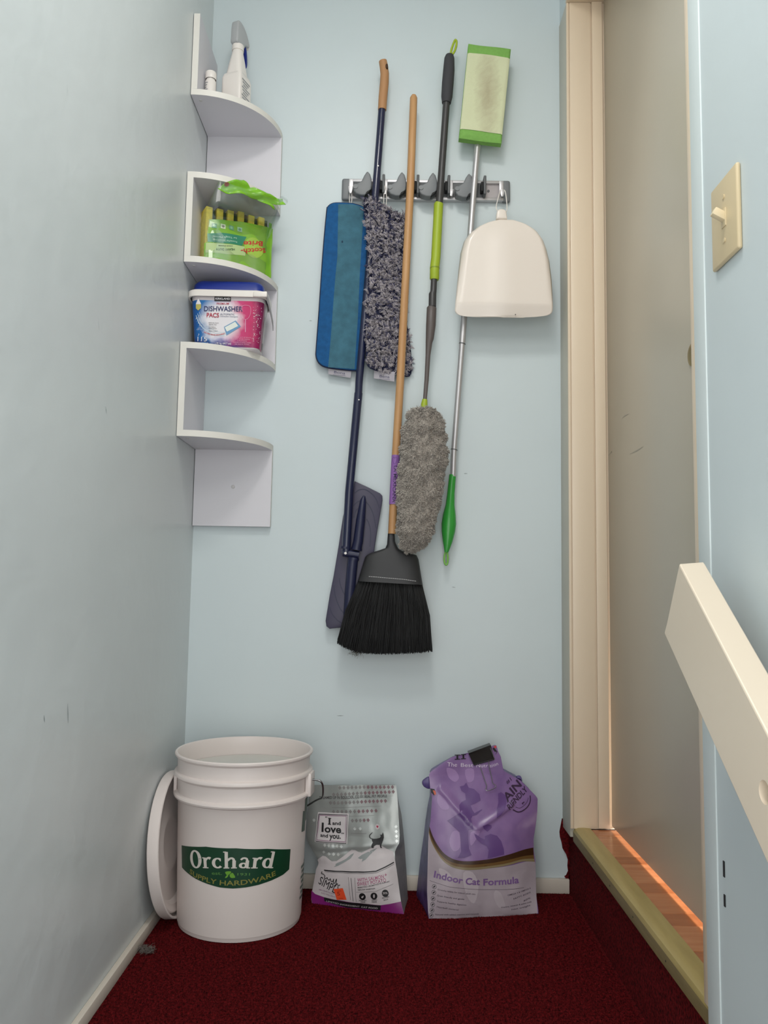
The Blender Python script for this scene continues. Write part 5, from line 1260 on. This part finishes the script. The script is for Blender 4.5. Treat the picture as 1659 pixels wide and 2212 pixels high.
c2_ = [(.6074,.1803),(.6131,.1627),(.6251,.1429),(.6394,.1274),(.6562,.1172),(.6773,.1118),(.7013,.111),(.7401,.1128),(.7866,.1173),(.8236,.121),(.8546,.1163)]
c3_ = [(.6071,.1781),(.6127,.1606),(.6246,.1408),(.6385,.1242),(.6557,.1133),(.6772,.1071),(.7013,.1058),(.74,.108),(.7865,.1126),(.8234,.1162),(.8558,.1097)]
decal('brown_band', P2(band(spline(c0, 4, False), spline(c1, 4, False))), pdec(.0010), mat('band brown', (62, 38, 22), .35), pbag, .007)
decal('bronze_band', P2(band(spline(c1, 4, False), spline(c2_, 4, False))), pdec(.0010), mat('band bronze', (106, 78, 44), .35), pbag, .007)
decal('khaki_band', P2(band(spline(c2_, 4, False), spline(c3_, 4, False))), pdec(.0010), mat('band khaki', (134, 120, 90), .35), pbag, .007)
M_sil = mat('silhouette purple', (98, 68, 126), .3)
s1 = [(.6801,.2775),(.69,.2795),(.6957,.2851),(.701,.2748),(.7134,.2723),(.7256,.2619),(.7279,.2494),(.7179,.244),(.7043,.2387),(.7078,.2297),(.7127,.2229),(.7313,.2314),(.7305,.2291),(.7175,.2194),(.7077,.2167),(.7039,.2119),(.7055,.2052),(.7092,.1901),(.6975,.1878),(.6968,.1702),(.6982,.1505),(.7041,.1373),(.6871,.1313),(.6726,.1317),(.68,.1445),(.679,.1663),(.6779,.1839),(.6635,.1953),(.6489,.2067),(.6636,.2151),(.6783,.2237),(.6772,.2393),(.6834,.2459),(.6933,.2501),(.6923,.2637),(.6837,.2684)]
s2 = [(.7101,.1819),(.7169,.1784),(.7266,.1716),(.7351,.1691),(.7352,.1757),(.7488,.1802),(.7635,.1761),(.7731,.1648),(.7788,.1481),(.7797,.1361),(.7405,.1297),(.7432,.147),(.7385,.1559),(.7264,.1606),(.7144,.1719)]
s3 = [(.7705,.2621),(.778,.2642),(.7891,.2571),(.79,.2435),(.7846,.2301),(.7719,.217),(.7643,.2127),(.7647,.2283),(.77,.244)]
s4 = [(.7307,.1979),(.7418,.201),(.7516,.1974),(.7515,.193),(.7415,.1844),(.733,.1912)]
decal('silhouette_print', [P2(q_) for q_ in (s1, s2, s3, s4)], pdec(.0009), M_sil, pbag, .007)
patch = [spline(p_, 3) for p_ in ([(.6495,.3167),(.6692,.3118),(.679,.2956),(.669,.2867),(.6543,.2961)], [(.6941,.3113),(.714,.3133),(.7137,.2905),(.6987,.2862)], [(.6296,.2605),(.6443,.2512),(.654,.2331),(.6393,.229),(.6272,.2427)], [(.7023,.1832),(.7244,.1871),(.7118,.1654),(.702,.1569)], [(.661,.1843),(.6755,.1839),(.6777,.1533),(.6631,.145),(.6536,.1627)])]
decal('light_print', [P2(q_) for q_ in patch], pdec(.0007), mat('light purple print', (152, 122, 170), .3), pbag, .007)
cr = [spline(p_, 3) for p_ in ([(.6843,.0991),(.706,.1005),(.72,.0701),(.7098,.0325),(.691,.0542)], [(.7584,.0602),(.7727,.0512),(.7816,.0213),(.7672,.0218),(.7556,.0434)], [(.6294,.1073),(.6484,.1024),(.6579,.0893),(.6388,.0857)])]
decal('light_print', [P2(q_) for q_ in cr], pdec(.0009), mat('pale print', (186, 175, 182), .32), pbag, .007)
t_ = [(.6179,.0882),(.6829,.0768),(.6894,.0755),(.7225,.0726),(.7309,.0715),(.8142,.0728)]
decal('lettering', [text('Indoor', t_[0], t_[1], .0142, .025), text('Cat', t_[2], t_[3], .0142, .025), text('Formula', t_[4], t_[5], .0142, .025)], pdec(.0014), mat('purple ink', (120, 88, 142), .4), pbag, .007)
decal('rule', strokes(([(.6092,.08),(.653,.07),(.7247,.0623),(.8265,.0604)], .0006)), pdec(.0012), mat('rule ink', (90, 76, 90), .4), pbag, .008)
t_ = [(.651,.3207),(.6743,.3192),(.6837,.3188),(.7136,.3179),(.7211,.3173),(.7491,.3173),(.7541,.3159),(.7744,.3215)]
M_pw = mat('white lettering', (216, 206, 222), .4)
decal('lettering', [text('The', t_[0], t_[1], .0095, -.005), text('Best', t_[2], t_[3], .0085, -.005), text('Nutr', t_[4], t_[5], .0082, -.005), text('ition', t_[6], t_[7], .0082, -.005)], pdec(.0012), M_pw, pbag, .007)
t_ = [(.6689,.3351),(.6824,.3354),(.6844,.3356),(.6963,.3361)]
decal('lettering', [slab_I(t_[0], t_[1], .011), slab_I(t_[2], t_[3], .011)], pdec(.0012), M_ink, pbag, .007)
# grain friendly stamp
t_ = [(.7919,.2424),(.8307,.2757),(.7965,.2276),(.8447,.2651),(.7947,.2798),(.8063,.2876)]
M_stamp = mat('stamp ink', (54, 34, 62), .4)
decal('lettering', [text('AIN', t_[0], t_[1], .0185, .02), text('RIENDLY', t_[2], t_[3], .0125, .02), text('#1', t_[4], t_[5], .008, 0)], pdec(.0013), M_stamp, pbag, .006)
arc1 = spline([(.8045,.2274),(.8168,.2215),(.8294,.2235),(.8423,.2311),(.8489,.2422),(.8494,.2536)], 5, False); arc2 = spline([(.8122,.2318),(.8221,.2293),(.8323,.2336),(.8401,.2402),(.8441,.2492)], 5, False)
decal('stamp_ring', strokes((arc1, .0024), (arc2, .0009), ([(.8274,.2382),(.8338,.2414)], .002), ([(.8303,.2359),(.8295,.2404)], .0012)), pdec(.0013), M_stamp, pbag, .006)
tx = []
rows_ = [(.6269,.0618),(.7125,.0513),(.6257,.0493),(.6873,.0413),(.6257,.0374),(.6919,.0285),(.6252,.0253),(.674,.0188),(.6221,.0088),(.7214,.0069),(.7871,.0464),(.8434,.055),(.8014,.0374),(.8431,.0465),(.8255,.0301),(.8427,.0348),(.7719,.0195),(.8448,.0262),(.7971,.0133),(.8421,.0189)]
wds = ('Crunchy kibble for indoor adult cats', 'Grain friendly and gentle', 'Supports healthy digestion', 'Hairball control', 'Natural with added vitamins and minerals', 'OMEGA 3 & OMEGA 6', 'FATTY ACIDS', '30%', 'Vitamins, minerals & amino acids', 'Net weight')
decal('small_lettering', [*[text(b_, rows_[2*i], rows_[2*i+1], .0034, .005) for i, b_ in enumerate(wds)]], pdec(.0012), mat('small ink', (84, 72, 84), .4), pbag, .012)
icr = []
for c in [(.6193,.0684),(.6184,.0565),(.6167,.0433),(.616,.0309),(.6146,.0191),(.6128,.0082)]:
    icr.append((circle(c, .0045, 18)+[circle(c, .0045, 18)[0]], .0007)); icr.append(([(c[0]-.0018, c[1]-.0018), (c[0]+.0018, c[1]+.0018)], .0024))
decal('icon', strokes(*icr), pdec(.0012), M_ink, pbag, 0)
# folded ears behind the shoulders
for nm_, pp, m_, y_ in (('folded_corner', [(.6093,.2949),(.596,.2887),(.5919,.2827),(.5937,.2756),(.5999,.2698),(.6097,.2676),(.6205,.2761)], M_pgus, -.11), ('folded_corner', [(.8184,.2929),(.8245,.2959),(.8302,.2938),(.8327,.2823),(.8233,.2846)], M_pgus, -.085)):
    obj(nm_, prism(spline(pp, 4), y_, y_+.012, bev=.004, seg=2), m_, pbag)
e_ = [(.6106,.2732),(.6204,.2719),(.6228,.2617),(.6194,.2584),(.6126,.2642)]
decal('folded_print', P2(e_), pdec(.0016), M_ink, pbag, .006); decal('folded_print', P2([(.6162,.2697),(.6223,.2685),(.6243,.261),(.6204,.2593)]), pdec(.002), mat('orange print', (196, 84, 50), .4), pbag, .006)
decal('corner_print', P2([(.764,.3645),(.7706,.3653),(.771,.3606),(.7664,.3593)]), pdec(.0014), mat('red corner', (196, 70, 76), .4), pbag, 0)
decal('corner_print', P2([(.7606,.3589),(.7647,.3612),(.7731,.3517),(.7673,.3437),(.7713,.3518),(.7663,.3518)]), pdec(.0013), M_ink, pbag, .006)

# binder clip on the folded top
K = [(.7015,.3504),(.756,.3683),(.7641,.3351),(.7147,.3229)]
kc = mix(mix(K[0], K[2], .5), mix(K[1], K[3], .5), .5)
ky = pf(kc[0], kc[1]).y
bc = empty('binder_clip', (kc[0], ky-.006, kc[1]), 'black binder clip with wire handle on the folded top of the purple bag', 'clip')
fy = lambda x, z: pf(x, z).y
bm = bmesh.new(); n_ = 8; fr_, bk2 = [], []
for j in range(n_+1):
    v = j/n_; a_ = mix(K[0], K[3], v); b_ = mix(K[1], K[2], v); th = .0022+.008*(1-v)
    fr_.append([bm.verts.new((p[0], fy(*p)-th, p[1])) for p in (a_, mix(a_, b_, .5), b_)])
    bk2.append([bm.verts.new((p[0], fy(*p)+.006+th, p[1])) for p in (a_, mix(a_, b_, .5), b_)])
for j in range(n_):
    for i in range(2):
        bm.faces.new((fr_[j][i], fr_[j+1][i], fr_[j+1][i+1], fr_[j][i+1])); bm.faces.new((bk2[j][i], bk2[j][i+1], bk2[j+1][i+1], bk2[j+1][i]))
for i in range(2): bm.faces.new((fr_[0][i], fr_[0][i+1], bk2[0][i+1], bk2[0][i]))
bmesh.ops.recalc_face_normals(bm, faces=bm.faces)
cl = obj('clip_body', bm, mat('black clip enamel', (26, 26, 28), .35), bc, smooth=False); md = cl.modifiers.new('thick', 'SOLIDIFY'); md.thickness = .0008; md.offset = 0
obj('clip_lip', T([(K[3][0], fy(*K[3])-.003, K[3][1]), (K[2][0], fy(*K[2])-.003, K[2][1])], .0016, 10), M_black, bc)
wr_ = spline([(.7303,.3176),(.7344,.3061),(.7398,.29),(.7434,.2796),(.7403,.2729),(.7444,.2699),(.7532,.2715),(.7633,.2754),(.7649,.2799),(.758,.2851),(.7558,.2988),(.7516,.3173),(.7509,.3311)], 4, False)
obj('wire_handle', T([(x, fy(x, z)-.004-.004*min(1, max(0, (wr_[0][1]-z)/.02)), z) for x, z in wr_], .0009, 8), M_steel, bc)
wr2 = spline([(.7539,.3636),(.7587,.3519),(.7634,.3391),(.7659,.3367)], 4, False)
obj('wire_handle', T([(x, fy(x, z)-.0085, z) for x, z in wr2], .0009, 8), M_steel, bc)

# ------------------------------------------------------------------ dust ball on the carpet
hs = []; rs = random.Random(9)
for i in range(260):
    t = rs.random(); p = Vector((.018+.022*t+rs.gauss(0, .003), -.362-.010*t+rs.gauss(0, .003), .004+abs(rs.gauss(0, .003)))); pts = [p]
    for k in range(4): p = p+Vector((rs.gauss(0, .003), rs.gauss(0, .003), rs.gauss(0, .0016))); p.z = max(p.z, .0006); pts.append(p.copy())
    hs.append((pts, .00045))
dustb = hairs('dust_ball', hs, mat('dust grey', (126, 116, 110), .95), None, None)
tag(dustb, 'grey dust clump on the red carpet by the left baseboard', 'dust')

# chips and scuffs in the wall paint
M_chip = mat('paint chip', (222, 228, 230), .5); M_scf = mat('wall scuff', (150, 160, 162), .6)
wl_ = bpy.data.objects['wall_left']; wb_ = bpy.data.objects['wall_back']
def chip(pl, fnp, m, par):
    bm = bmesh.new(); L_, R_ = stroke2([pl[0], mix(pl[0], pl[-1], .5), pl[-1]], [.0005, .0020, .0005])
    a = [bm.verts.new(fnp(*p)) for p in L_]; b = [bm.verts.new(fnp(*p)) for p in R_]
    for i in range(len(a)-1): bm.faces.new((a[i], b[i], b[i+1], a[i+1]))
    obj('paint_scuff', bm, m, par, smooth=False)
for pl in ([(-.3829,1.5316),(-.3832,1.5105)], [(-.3101,1.4905),(-.304,1.4757)], [(-.7153,1.1893),(-.711,1.1744)], [(-.6956,1.1919),(-.6954,1.1746)], [(-.6481,1.2711),(-.646,1.2563)], [(-.7266,1.2546),(-.725,1.243)], [(-.8915,1.4971),(-.8885,1.4879)], [(-.4381,.1836),(-.463,.1708)], [(-.7552,.2915),(-.7666,.2857)]): chip(pl, lambda y, z: (.0004, y, z), M_chip, wl_)
for pl in ([(-.6619,1.0496),(-.6557,1.0385)], [(-.7611,.5478),(-.755,.5166)], [(-.8473,.5433),(-.8443,.5327)]): chip(pl, lambda y, z: (.0004, y, z), M_scf, wl_)
for pl in ([(.2847,1.4366),(.292,1.4367)], [(.6953,1.0363),(.7048,1.0365)], [(.6667,.7437),(.6761,.7427)], [(.3808,.4165),(.3971,.4168)]): chip(pl, lambda x, z: (x, -.0004, z), M_scf, wb_)

# carpet pile on the landing: short tufts, nobody could count them
rs = random.Random(31); V, F = [], []
xq = .006
while xq < .956:
    yq = -.72
    while yq < -.002:
        x = xq+rs.uniform(-.0013, .0013); y = yq+rs.uniform(-.0013, .0013); a = rs.uniform(0, 6.283); h = rs.uniform(.0012, .0034); r = rs.uniform(.0008, .0014)
        lx, ly = rs.uniform(-.0012, .0012), rs.uniform(-.0012, .0012); b0 = len(V)
        for k in range(3): V.append((x+r*math.cos(a+2.0944*k), y+r*math.sin(a+2.0944*k), 0))
        V.append((x+lx, y+ly, h)); F += [(b0, b0+1, b0+3), (b0+1, b0+2, b0+3), (b0+2, b0, b0+3)]
        yq += .0026
    xq += .0026
raw('carpet_pile', V, F, M_carpet, floor, smooth=False)['kind'] = 'stuff'
